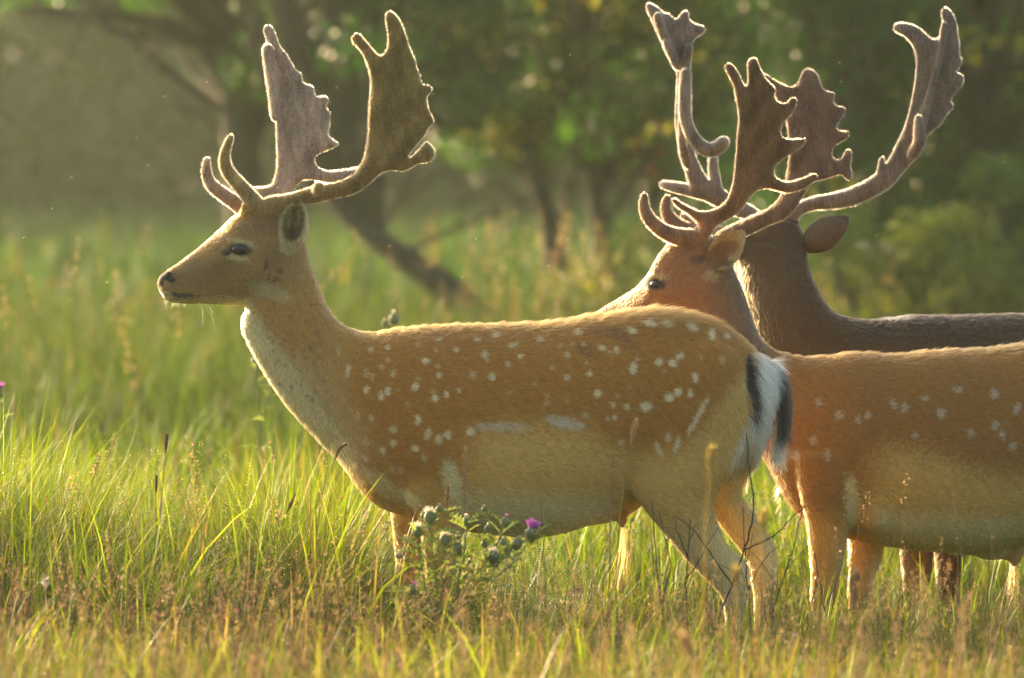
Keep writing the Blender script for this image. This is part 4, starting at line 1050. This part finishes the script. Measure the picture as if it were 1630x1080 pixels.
build_deer("fallow_buck", "reddish brown fallow buck with faint spots, muzzle hidden behind the spotted buck's rump", Y2, (1560, 1058), parts2, ears2, eyes2, coat2,
           comb_for(1160, 530, 1800, 840), hl2, NH[1], [(A2a[0], A2a[1], acol((.19, .11, .055))), (A2b[0], A2b[1], acol((.17, .09, .048)))], VOX2, lambda c: 1.0 + .8 * (c[:, 0] < (1200 - CX) * Y2 / F_PX), extra_hair=xh2, hair_r=.0006)

# ---------------- buck 3: dark, behind, head turned away
Y3 = 19.25
mp3 = lambda r: (1465 + (r[0] - 660) * .93, 503 + (r[1] - 519) * .93, 1465 + (r[2] - 660) * .93, 503 + (r[3] - 519) * .95) + tuple(r[4:])
trunk3 = [mp3(r) for r in trunk1[:10]] + [(1452, 502, 1446, 785, .178), (1405, 508, 1396, 765, .155), (1365, 508, 1350, 720, .135), (1335, 501, 1290, 660, .115), (1316, 486, 1240, 600, .10), (1302, 462, 1208, 550, .092, .01), (1292, 436, 1190, 495, .086, .03), (1286, 405, 1178, 440, .082, .06, 0), (1283, 380, 1174, 395, .075, .085)]
# head pointing away from the camera
def hring(px, py, dy, rx, rz, tilt=0.0, n=30):
    c = P(px, py, Y3) + np.array((0, dy, 0)); a = np.linspace(0, 2 * np.pi, n, endpoint=False)
    return c + np.cos(a)[:, None] * np.array((0, math.sin(tilt), math.cos(tilt))) * rz + np.sin(a)[:, None] * np.array((rx, 0, 0))
hk = [(1230, 405, .02, .06, .05), (1229, 392, .05, .098, .075), (1228, 388, .10, .098, .085), (1222, 395, .15, .088, .09), (1214, 408, .20, .075, .088), (1205, 428, .27, .054, .07), (1198, 445, .33, .043, .055), (1192, 458, .38, .036, .045), (1189, 464, .41, .02, .026)]
H3 = np.array([hring(*r) for r in catmull(np.array(hk), 4)])
parts3 = [loft_pairs(trunk3, Y3, 5, 36, 2.15), loft(H3)]
def mb3(px, py): return 1465 + (px - 660) * .93, 503 + (py - 519) * .94
for s in (-1, 1):
    for (px, py, dy, rx, ry, rz, a) in ((652, 680, .106, .10, .058, .15, -18), (690, 760, .112, .075, .06, .10, 20), (1105, 655, .11, .145, .085, .19, 12), (1060, 740, .13, .09, .05, .12, 30)):
        q_ = mb3(px, py); parts3.append(blob(q_[0], q_[1], s * dy, rx, ry, rz, Y3, a))
parts3 += [blob(1200, 362, .10, .026, .026, .03, Y3), blob(1262, 362, .10, .026, .026, .03, Y3)]
def ml3(rows, gy=1035): return [(mb3(r[0], 0)[0], 820 + (r[1] - 838) * (gy - 820) / (1076 - 838) if r[1] > 838 else mb3(0, r[1])[1], mb3(r[2], 0)[0], 820 + (r[3] - 838) * (gy - 820) / (1076 - 838) if r[3] > 838 else mb3(0, r[3])[1]) + tuple(r[4:]) for r in rows]
f3n = [(1410, 700, 1510, 700, .05, -.12), (1416, 790, 1502, 790, .05, -.12), (1426, 850, 1488, 848, .042, -.11), (1430, 890, 1482, 890, .036, -.105), (1433, 930, 1476, 930, .031, -.1), (1434, 950, 1474, 950, .029, -.1), (1438, 975, 1466, 975, .02, -.1), (1436, 1005, 1462, 1006, .019, -.1), (1428, 1022, 1462, 1022, .022, -.1), (1416, 1041, 1458, 1041, .026, -.1)]
f3f = [(r[0] + 60, r[1] - 4, r[2] + 60, r[3] - 4, r[4], -r[5]) for r in f3n]
parts3 += [leg(f3n, Y3), leg(f3f, Y3), leg(ml3(hind1n, 1041), Y3), leg(ml3(hind1f, 1030), Y3), loft_pairs([mp3(r) for r in tail1], Y3, 4, 14, 2.0)]
ears3 = [leaf_ear((1282, 395), (1352, 346), .092, Y3, .06, .04, (.2, 1, .25)), leaf_ear((1186, 398), (1140, 380), .085, Y3, .06, .05, (-.2, 1, .25))]
def coat3(x, y, p):
    n = len(x); yn = y + rng.normal(0, 6, n); xn = x + rng.normal(0, 5, n)
    c = np.tile(np.array((.072, .043, .019)), (n, 1))
    c = mixc(c, np.array((.105, .064, .028)), sstep(1330, 1230, xn))
    c = mixc(c, np.array((.042, .030, .019)), sstep(560, 510, yn) * sstep(1340, 1400, xn))
    c = mixc(c, np.array((.19, .09, .035)), sstep(800, 860, yn))
    c = mixc(c, np.array((.17, .115, .07)), blobs(x, y, [(1320, 370, 44, 34, 0, .8)], 3))
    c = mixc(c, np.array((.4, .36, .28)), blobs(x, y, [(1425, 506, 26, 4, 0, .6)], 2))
    return c
def hl3(x, y, p):
    L = np.full(len(x), .013); L = np.where((y < 420), .007, L); L = np.where(y > 820, .008, L)
    L = np.where((y < 412) & (x > 1285), .0035, L); return L
A3a_o = [(1196,352),(1170,343),(1143,329),(1123,319),(1110,311),(1100,299),(1093,279),(1086,253),(1079,221),(1075,193),(1076,166),(1077,140),(1077,115),(1069,94),(1057,72),(1044,50),(1039,37),(1031,20),(1028,9),(1033,5),(1040,8),(1050,15),(1057,22),(1064,21),(1069,27),(1076,31),(1081,26),(1087,19),(1093,17),(1096,21),(1097,31),(1102,36),(1111,40),(1120,42),(1123,47),(1120,53),(1111,58),(1105,64),(1101,72),(1100,89),(1099,118),(1101,141),(1101,167),(1101,193),(1102,214),(1105,235),(1110,252),(1119,271),(1130,287),(1145,297),(1160,306),(1180,318),(1205,332),(1222,350),(1215,368)]
A3b_o = [(1238,352),(1255,332),(1270,323),(1297,313),(1330,307),(1360,297),(1387,283),(1410,263),(1427,233),(1442,200),(1452,160),(1458,123),(1459,93),(1453,73),(1440,58),(1425,50),(1422,43),(1428,37),(1447,38),(1463,45),(1477,57),(1487,63),(1495,59),(1500,48),(1500,33),(1497,20),(1503,12),(1513,18),(1522,35),(1525,53),(1528,73),(1528,88),(1533,97),(1528,107),(1523,116),(1529,117),(1535,123),(1532,137),(1518,153),(1515,162),(1520,167),(1517,173),(1508,183),(1500,197),(1480,213),(1472,227),(1463,247),(1443,270),(1420,297),(1393,313),(1360,327),(1330,332),(1297,334),(1279,341),(1266,360),(1245,368)]
dep3 = lambda x, y: .10 - .10 * np.clip((350 - y) / 330, 0, 1.1)
A3a = antler(A3a_o, [[(1091, 118, 7.5, -.05), (1089, 148, 8, -.05), (1089, 178, 8, -.045), (1094, 203, 8, -.04), (1104, 222, 8.5, -.035), (1118, 236, 9, -.035), (1134, 240, 9, -.04), (1147, 232, 8.5, -.06), (1151, 227, 7, -.07)],
                     [(1136, 250, 6, .10), (1137, 272, 7, .10), (1141, 296, 8, .09)], [(1054, 292, 3.5, .16), (1070, 296, 6.5, .14), (1095, 301, 8, .11), (1115, 306, 9, .09)],
                     [(1046, 27, 6, -.04), (1051, 42, 6.5, -.03), (1059, 62, 7, -.01), (1070, 88, 7, .01)], [(1060, 68, 5, -.03), (1068, 84, 6, -.02), (1078, 105, 7, .0)], [(1097, 74, 5, -.03), (1093, 92, 6, -.02), (1090, 112, 7, .0)],
                     [(1090, 118, 7, -.05), (1085, 220, 6, .0), (1095, 260, 8, .05)]], Y3, dep3, tk(.017, .011, 280, 120))
A3b = antler(A3b_o, [[(1461, 187, 4.5, -.01), (1463, 207, 7.5, -.005), (1463, 227, 8.5, .005), (1453, 246, 9, .03)], [(1406, 252, 3.5, .06), (1403, 272, 4.5, .07)],
                     [(1503, 40, 5, -.01), (1494, 100, 5, .0), (1478, 160, 6, .02), (1462, 215, 8, .045)]], Y3, dep3, tk(.019, .011, 280, 180))
eyes3 = [(P(1184, 410, Y3) + np.array((0, .22, 0)), (.012, .02, .012)), (P(1250, 410, Y3) + np.array((0, .20, 0)), (.012, .02, .012))]
build_deer("fallow_buck", "dark chocolate brown fallow buck behind the others, head turned away showing its nape", Y3, (1650, 1037), parts3, ears3, eyes3, coat3,
           comb_for(1215, 380, 1900, 830), hl3, NH[2], [(A3a[0], A3a[1], acol((.21, .165, .12))), (A3b[0], A3b[1], acol((.20, .15, .105)))], VOX2, None, hair_r=.0006)
# ------------------------------------------------------------------ single plants, web, insects
def plain(name, col, rough=.6, trans=0.0, spec=.3):
    m, nt, out = new_mat(name); L = nt.links.new
    no = N(nt, "ShaderNodeTexNoise", i_Scale=140.0, i_Detail=3.0); mp = N(nt, "ShaderNodeMapRange"); mp.inputs[3].default_value = .7; mp.inputs[4].default_value = 1.25
    L(no.outputs[0], mp.inputs[0])
    hv = N(nt, "ShaderNodeHueSaturation"); hv.inputs["Color"].default_value = (*col, 1); L(mp.outputs[0], hv.inputs["Value"])
    pb = N(nt, "ShaderNodeBsdfPrincipled", i_Roughness=rough); pb.inputs["Specular IOR Level"].default_value = spec; L(hv.outputs[0], pb.inputs[0])
    if trans:
        tr = N(nt, "ShaderNodeBsdfTranslucent"); L(hv.outputs[0], tr.inputs[0]); mx = N(nt, "ShaderNodeMixShader"); mx.inputs[0].default_value = trans
        L(pb.outputs[0], mx.inputs[1]); L(tr.outputs[0], mx.inputs[2]); L(mx.outputs[0], out.inputs[0])
    else: L(pb.outputs[0], out.inputs[0])
    return m
M_THS, M_THL, M_BUD = plain("thistle_stem", (.26, .28, .07), .6, .3), plain("thistle_leaf", (.24, .30, .06), .5, .5), plain("thistle_bud", (.22, .24, .10), .6, .2)
M_PURP, M_DOWN, M_TWIG = plain("thistle_flower", (.62, .17, .55), .6, .45), plain("thistle_down", (.8, .74, .6), .7, .5), plain("dead_twig", (.045, .03, .028), .8)
M_SEED, M_SEEDB, M_STALK, M_STALKD = plain("seed_head_straw", (.55, .36, .16), .7, .4), plain("seed_head_brown", (.22, .12, .07), .7, .25), plain("stalk_green", (.26, .30, .06), .5, .4), plain("stalk_brown", (.24, .15, .08), .6, .3)
M_YEL = plain("seed_head_gold", (.62, .46, .12), .7, .5)

def spikes(c, R, n, l0, l1, w, up=None, cone=None):
    """thin pointed quads standing out of a ball: spines, florets, down"""
    d = rng.normal(0, 1, (n, 3)); d /= np.linalg.norm(d, axis=1)[:, None]
    if up is not None:
        d = d * cone + np.asarray(up); d /= np.linalg.norm(d, axis=1)[:, None]
    s = np.cross(d, rng.normal(0, 1, (n, 3))); s /= np.linalg.norm(s, axis=1)[:, None]
    ln = rng.uniform(l0, l1, (n, 1)); b = c + d * R
    v = np.stack([b - s * w, b + s * w, b + d * ln + s * w * .3, b + d * ln - s * w * .3], 1).reshape(-1, 3)
    q = np.arange(n)[:, None] * 4 + np.arange(4); return v, q

def thistle_head(root, c, r, kind, up=(0, 0, 1)):
    up = np.asarray(up, float); up /= np.linalg.norm(up)
    g = Geo().add(*ellipsoid(c, (r, r, r * 1.15), nu=9, nv=12)); g.add(*spikes(c, r * .85, 150, r * .35, r * .85, r * .05))
    o = g.obj("flower_head" if kind == "flower" else "bud", M_BUD, root)
    if kind == "flower":
        Geo().add(*spikes(c + up * r * .5, r * .5, 240, r * 1.1, r * 1.9, r * .06, up * 1.2, .75)).obj("florets", M_PURP, o)
    elif kind == "down":
        Geo().add(*spikes(c + up * r * .5, r * .4, 160, r * .7, r * 1.3, r * .03, up, .9)).obj("down", M_DOWN, o)
    else:
        Geo().add(*spikes(c + up * r * .8, r * .3, 60, r * .4, r * .8, r * .05, up * 1.6, .6)).obj("bud_tip", M_PURP if rng.random() < .3 else M_DOWN, o)

def thistle_leaf(root, base, d, L, n=6):
    """narrow leaf with spiny lobes on both sides"""
    d = np.asarray(d, float); d /= np.linalg.norm(d)
    s = np.cross(d, (0, 0, 1.)); s /= np.linalg.norm(s) + 1e-9; u = np.cross(s, d)
    t = np.linspace(0, 1, n * 2 + 1); w = L * .115 * np.sin(np.pi * (t * .9 + .08)) * np.where(np.arange(len(t)) % 2, 1.35, .45)
    mid = base + d * (t * L)[:, None] + u * (-.18 * L * t ** 2)[:, None]
    tw = rng.uniform(-.6, .6); cs = s * math.cos(tw) + u * math.sin(tw)
    lift = u * (w * .5)[:, None] * np.where(np.arange(len(t)) % 2, 1, -.2)[:, None]
    A, B = mid + cs * w[:, None] + lift + d * (w * .6)[:, None], mid - cs * w[:, None] + lift + d * (w * .6)[:, None]
    m = len(t); v = np.concatenate([A, mid, B]); k = np.arange(m - 1)
    q = np.concatenate([np.stack([k, k + 1, m + k + 1, m + k], -1), np.stack([m + k, m + k + 1, 2 * m + k + 1, 2 * m + k], -1)])
    Geo().add(v, q).obj("leaf", M_THL, root, smooth=False)

def thistle(label, Y, base_px, stems, nleaf=7, leafL=.075):
    """stems: list of (pixel path from the base upward, dY, head kind, head radius m)"""
    b = P(base_px, 480, Y); b[2] = float(terrain_z(b[0], Y)) - .02
    root = empty("thistle", b); tag(root, label, "thistle", "thistles in the grass")
    for path, dy, kind, r in stems:
        pts = [b + rng.normal(0, .01, 3) * np.array((1, 1, 0))] + [P(x, y, Y) + np.array((0, dy * (k + 1) / len(path), 0)) for k, (x, y) in enumerate(path)]
        q = catmull(np.array(pts), 5)
        Geo().tube(q, np.linspace(.0042, .0018, len(q)), 6).obj("stem", M_THS, root)
        up = q[-1] - q[-3]
        thistle_head(root, q[-1], r, kind, up / np.linalg.norm(up) + np.array((0, 0, .8)))
        for k in range(nleaf):
            i = int(len(q) * (.12 + .85 * (k + rng.random() * .5) / nleaf)); i = min(i, len(q) - 1)
            a = rng.uniform(0, 6.28); thistle_leaf(root, q[i], (math.cos(a), math.sin(a), rng.uniform(.15, .9)), leafL * rng.uniform(.6, 1.15))
        for k in range(2):
            i = int(len(q) * rng.uniform(.55, .9)); e = q[i] + np.array((rng.normal(0, .03), rng.normal(0, .03), rng.uniform(.02, .05)))
            Geo().tube([q[i], (q[i] + e) / 2 + np.array((0, 0, -.006)), e], [.002, .0016, .0013], 5).obj("stem", M_THS, root)
            thistle_head(root, e, r * rng.uniform(.5, .75), "bud")

thistle("leafy green thistle with one open purple flower, in front of the spotted buck's foreleg", 17.25, 700,
        [([(695, 1000), (676, 930), (668, 880), (664, 846)], -.02, "down", 0.0135), ([(698, 980), (690, 900), (686, 850), (684, 824)], .02, "down", 0.0148), ([(702, 960), (706, 900), (708, 860)], .0, "down", 0.0135),
         ([(715, 980), (735, 900), (742, 850), (742, 832)], .04, "bud", 0.0123), ([(722, 990), (770, 930), (800, 890), (822, 866)], -.02, "bud", 0.0135), ([(720, 990), (765, 920), (790, 870), (804, 832)], .03, "bud", 0.0123),
         ([(725, 1000), (780, 930), (826, 885), (844, 852)], .0, "flower", 0.0163), ([(712, 1000), (740, 940), (765, 905), (782, 884)], -.05, "down", 0.0135), ([(690, 1020), (664, 985), (655, 960), (658, 938)], -.04, "bud", 0.0123)], 21, .08)
thistle("single small thistle with a round green bud, beyond the spotted buck's withers", 22.5, 629, [([(630, 620), (628, 560), (627, 508)], 0, "bud", .017)], 6)
thistle("thistle with a purple flower standing alone in the open grass", 20.4, -2, [([(-6, 740), (0, 680), (0, 626)], 0, "flower", .013)], 6)
thistle("dull green budding thistle clump below the spotted buck's throat", 21.5, 415, [([(412, 660), (408, 610), (406, 575)], 0, "bud", .012), ([(420, 670), (428, 630), (430, 600)], .05, "bud", .012)], 7, .09)

def twig(label, Y, px, segs):
    """dead branching stem; segs: list of (pixel path, r)"""
    b = P(px, 480, Y); b[2] = float(terrain_z(b[0], Y)) - .02
    root = empty("dead_stem", b); tag(root, label, "dead stem", "dead dark stems before the spotted buck's hind legs")
    for k, (path, r) in enumerate(segs):
        pts = ([b] if k == 0 else []) + [P(x, y, Y) + np.array((0, rng.normal(0, .01), 0)) for x, y in path]
        q = catmull(np.array(pts), 5); q[1:-1] += rng.normal(0, .0012, q[1:-1].shape)
        Geo().tube(q, np.linspace(r * 1.25, r * .6, len(q)), 5).obj("stem" if k == 0 else "branch", M_TWIG, root)
twig("dead dark stem bending right, tallest of the dead stems", 17.3, 1130, [([(1140, 1000), (1165, 930), (1190, 860), (1200, 800), (1192, 745), (1188, 690)], .0026), ([(1165, 930), (1130, 880), (1100, 840), (1073, 822)], .0018), ([(1185, 875), (1230, 855), (1262, 822), (1284, 806)], .0018)], )
twig("dead upright stem forking twice below the buck's belly", 17.35, 1062, [([(1058, 1000), (1048, 930), (1042, 860), (1038, 797)], .0020), ([(1052, 960), (1066, 900), (1054, 840), (1050, 815)], .0014), ([(1046, 900), (1030, 870)], .0010)])
twig("dead knobbly stem with short side shoots", 17.28, 1095, [([(1094, 1000), (1092, 930), (1096, 870), (1098, 826)], .0022), ([(1095, 890), (1080, 850), (1072, 822)], .0015), ([(1094, 870), (1108, 834), (1112, 842)], .0012), ([(1093, 920), (1112, 895), (1142, 840)], .0014)])
twig("dead thin stem with crossing shoots beside the far hock", 17.3, 1200, [([(1196, 1000), (1190, 930), (1186, 880), (1182, 808)], .0019), ([(1190, 940), (1215, 895), (1240, 868)], .0013), ([(1190, 950), (1170, 915), (1130, 890)], .0012), ([(1188, 900), (1200, 850)], .0010)])
twig("dead bent stem leaning away between two bucks", 17.4, 1235, [([(1228, 1000), (1240, 940), (1262, 880), (1270, 840), (1280, 806)], .0018), ([(1240, 940), (1215, 900), (1196, 880)], .0012), ([(1250, 910), (1285, 870)], .0010)])
twig("dead low stem by the second buck's foreleg", 17.4, 1320, [([(1318, 1010), (1310, 960), (1300, 900), (1296, 880)], .0017), ([(1312, 970), (1330, 930), (1338, 900)], .0012), ([(1306, 940), (1290, 915)], .0010)])

def stalk(label, Y, path, mat, head_mat, hl, hr, r=.0016, loose=False, group="seeding grass stalks"):
    """path: pixels from low to the top where the head sits; runs down to the soil"""
    p0 = P(*path[0], Y); p1 = P(*path[1], Y)
    dx = (p0[0] - p1[0]) / (abs(p0[2] - p1[2]) + 1e-6) * .4
    b = p0.copy(); b[2] = float(terrain_z(b[0], Y)) - .02; b[0] += dx * (p0[2] - b[2])
    root = empty("grass_stalk", b); tag(root, label, "grass stalk", group)
    q = catmull(np.array([b] + [P(x, y, Y) for x, y in path]), 6)
    Geo().tube(q, np.linspace(r, r * .5, len(q)), 6).obj("stem", mat, root)
    # seed head: spikelets packed along the last part
    d = np.linalg.norm(np.diff(q, axis=0), axis=1); s = np.concatenate([np.cumsum(d[::-1])[::-1], [0]])
    n = int(90 if not loose else 70); t = rng.random(n) * hl
    idx = np.interp(t, s[::-1], np.arange(len(q))[::-1]); i0 = np.clip(idx.astype(int), 0, len(q) - 2); fr = (idx - i0)[:, None]
    c = q[i0] * (1 - fr) + q[i0 + 1] * fr; ax = q[i0 + 1] - q[i0]; ax /= np.linalg.norm(ax, axis=1)[:, None]
    prof = np.sin(np.pi * np.clip(t / hl * .85 + .12, 0, 1)) ** .6
    rad = rng.normal(0, 1, (n, 3)); rad -= ax * np.sum(ax * rad, 1)[:, None]; rad /= np.linalg.norm(rad, axis=1)[:, None]
    tip = c + rad * (hr * prof)[:, None] + ax * hr * 1.1
    w = np.cross(ax, rad) * hr * .38
    v = np.stack([c - w * .5, c + rad * (hr * prof * .6)[:, None] - w, tip, c + rad * (hr * prof * .6)[:, None] + w], 1).reshape(-1, 3)
    g = Geo().add(v, np.arange(n)[:, None] * 4 + np.arange(4))
    if not loose: g.tube(q[-max(4, int(len(q) * .25)):] if False else catmull(np.array([np.array([np.interp(k, s[::-1], q[::-1, a]) for a in range(3)]) for k in np.linspace(hl, 0.001, 5)]), 2), hr * .55 * np.sin(np.linspace(.3, math.pi - .2, 9)) ** .7, 6)
    g.obj("seed_head", head_mat, root, smooth=False)
ST = [
 ("straw seed head standing upright before the spotted buck's elbow", 17.35, [(739, 880), (739, 780), (741, 713)], M_STALKD, M_SEED, .062, .0075),
 ("thin brown seed head beside the purple thistle's top", 17.3, [(708, 870), (711, 810), (714, 770)], M_STALKD, M_SEEDB, .065, .005),
 ("tall green stalk with a dense straw head before the flank", 16.9, [(984, 860), (992, 780), (1004, 710), (1013, 670)], M_STALK, M_SEED, .06, .0095),
 ("small orange seed head low on the flank beside the tall green stalk", 17.2, [(972, 820), (974, 770), (975, 722)], M_STALKD, M_SEED, .022, .006),
 ("brown nodding seed head against the spotted buck's chest", 17.4, [(480, 860), (505, 800), (528, 745), (540, 716), (551, 707)], M_STALKD, M_SEEDB, .05, .006),
 ("dark brown seed head rising out of the bright tall grass", 17.9, [(255, 830), (260, 760), (266, 692)], M_STALKD, M_SEEDB, .05, .006),
 ("brown seed head half sunk in the bright tall grass", 17.8, [(248, 850), (248, 800), (249, 758)], M_STALKD, M_SEEDB, .045, .0055),
 ("slanting brown seed head between the tall grass and the chest", 17.5, [(420, 900), (445, 840), (470, 788)], M_STALKD, M_SEEDB, .055, .0055),
 ("blurred golden head floating before the spotted buck's thigh", 13.6, [(1122, 860), (1126, 800), (1133, 715)], M_YEL, M_YEL, .045, .010),
 ("blurred golden head before the gap between two bucks", 13.4, [(1206, 940), (1210, 880), (1216, 815)], M_YEL, M_YEL, .04, .010),
 ("loose straw head against the second buck's pale belly", 17.3, [(1530, 900), (1525, 840), (1518, 797)], M_STALKD, M_SEED, .06, .006, .0013, True),
 ("fine bare stalk slanting over the second buck's belly", 17.2, [(1545, 900), (1565, 830), (1584, 764)], M_STALKD, M_SEED, .015, .002, .0012, True),
 ("drooping straw head below the second buck's belly", 17.3, [(1570, 940), (1576, 890), (1580, 855)], M_STALKD, M_SEED, .035, .007, .0013, True),
 ("feathery pinkish head before the second buck's far foreleg", 16.8, [(1350, 1020), (1358, 960), (1362, 905)], M_STALKD, M_SEED, .11, .016, .0014, True),
 ("bent straw head in the low grass under the belly", 16.9, [(930, 980), (950, 930), (905, 945)], M_STALKD, M_SEED, .04, .007, .0014, True),
 ("curled straw head below the hair tuft", 17.0, [(985, 1000), (990, 950), (992, 925)], M_STALKD, M_SEED, .03, .008, .0014, True),
 ("blurred golden head low before the hind legs", 13.2, [(1166, 1020), (1170, 960), (1172, 905)], M_YEL, M_YEL, .035, .009),
 ("blurred orange head at the foot of the dry grass", 13.0, [(1110, 1075), (1100, 1040), (1085, 1010)], M_YEL, M_SEED, .05, .010),
]
for s in ST: stalk(*s)

# spider's web slung beside the thistle
wr = empty("spider_web", P(870, 950, 17.1)); tag(wr, "fine spider's web slung in the grass beside the thistle with the purple flower", "spider web")
M_SILK = plain("silk", (.85, .8, .65), .35, .3, .8)
ctr = np.array((862., 948.)); g = Geo()
an = np.linspace(0, 2 * np.pi, 22, endpoint=False) + rng.normal(0, .05, 22)
def wp(a, r): return P(ctr[0] + 88 * r * math.cos(a), ctr[1] + 72 * r * math.sin(a) - 6 * r * r, 17.1) + np.array((0, .05 * r * math.cos(a) + .02 * math.sin(a * 2) * r, 0))
for a in an: g.tube([wp(a, .05), wp(a, .6), wp(a, rng.uniform(1.0, 1.25))], [.00025] * 3, 3)
for k in range(15):
    r = .22 + k * .052
    pts = [wp(a, r + .052 * i / 22 - .012 * (i % 2) * 0) for i, a in enumerate(an)] + [wp(an[0] + 2 * np.pi, r + .052)]
    mids = []
    for i in range(len(pts) - 1): mids += [pts[i], (pts[i] + pts[i + 1]) / 2 + np.array((0, 0, -.0012))]
    g.tube(mids + [pts[-1]], [.0002] * (len(mids) + 1), 3)
g.obj("web_threads", M_SILK, wr)

# white seed fluffs caught in the grass
def fluff(label, px, py, Y, r):
    c = P(px, py, Y); root = Geo().add(*spikes(c, r * .1, 130, r * .6, r * 1.2, r * .035)); root.add(*ellipsoid(c, (r * .22, r * .2, r * .25), nu=7, nv=8))
    st = c.copy(); gz = float(terrain_z(c[0], Y)); root.tube([np.array((c[0] + .02, Y, gz - .02)), np.array((c[0] + .008, Y, (gz + c[2]) / 2)), c], [.0014, .0012, .0008], 4)
    tag(root.obj("seed_fluff", M_DOWN, None, smooth=False), label, "seed fluff", "white seed fluffs in the grass")
fluff("large white seed fluff on the reddish dry grass, clear of all deer", 72, 926, 17.0, .014)
fluff("white seed fluff in the low grass below the thistle's web", 1034, 1040, 16.5, .013)
fluff("small white seed fluff between the spotted buck's hind foot and the second buck's foreleg", 1265, 1012, 16.6, .010)

# gnats in the sunlight
M_GNAT, M_WING = plain("gnat_body", (.5, .4, .25), .5, .3), plain("gnat_wing", (.85, .8, .65), .4, .6)
gn = [(262, 154), (217, 220), (234, 264), (113, 283), (82, 333), (37, 379), (329, 131), (620, 392), (907, 88), (757, 381), (872, 424), (1336, 100), (1338, 131), (903, 382), (1597, 259), (735, 442), (535, 140), (1395, 375), (690, 150), (440, 300), (840, 520), (170, 450)]
for (x, y) in gn:
    Yg = rng.uniform(16.6, 20.5); c = P(x, y, Yg); root = empty("gnat", c); tag(root, "tiny sunlit gnat hovering in the air", "insect", "gnats hovering in the air")
    Geo().add(*ellipsoid(c, (.0024, .0012, .0011), nu=6, nv=7)).obj("body", M_GNAT, root)
    for s in (-1, 1):
        w = np.array([(0, 0, 0), (.002, s * .0015, .002), (.0045, s * .002, .0038), (.003, s * .0006, .0034)]) + c
        Geo().add(w, [[0, 1, 2, 3]]).obj("wing", M_WING, root, smooth=False)
# ------------------------------------------------------------------ morning haze
if HAZE:
    m, nt, out = new_mat("haze_air")
    pv = N(nt, "ShaderNodeVolumePrincipled"); pv.inputs["Color"].default_value = (.84, 1, .74, 1); pv.inputs["Density"].default_value = HAZE; pv.inputs["Anisotropy"].default_value = .55
    nt.links.new(pv.outputs[0], out.inputs["Volume"])
    bv = np.array([(x, y, z) for x in (-60, 60) for y in (-4, 160) for z in (-2, 14)], float)
    bq = np.array([[0, 1, 3, 2], [4, 6, 7, 5], [0, 4, 5, 1], [2, 3, 7, 6], [0, 2, 6, 4], [1, 5, 7, 3]])
    hz = link(bpy.data.objects.new("haze", mesh_np("haze", bv, bq, m, smooth=False))); tag(hz, "thin golden morning haze over the meadow", kind="stuff")
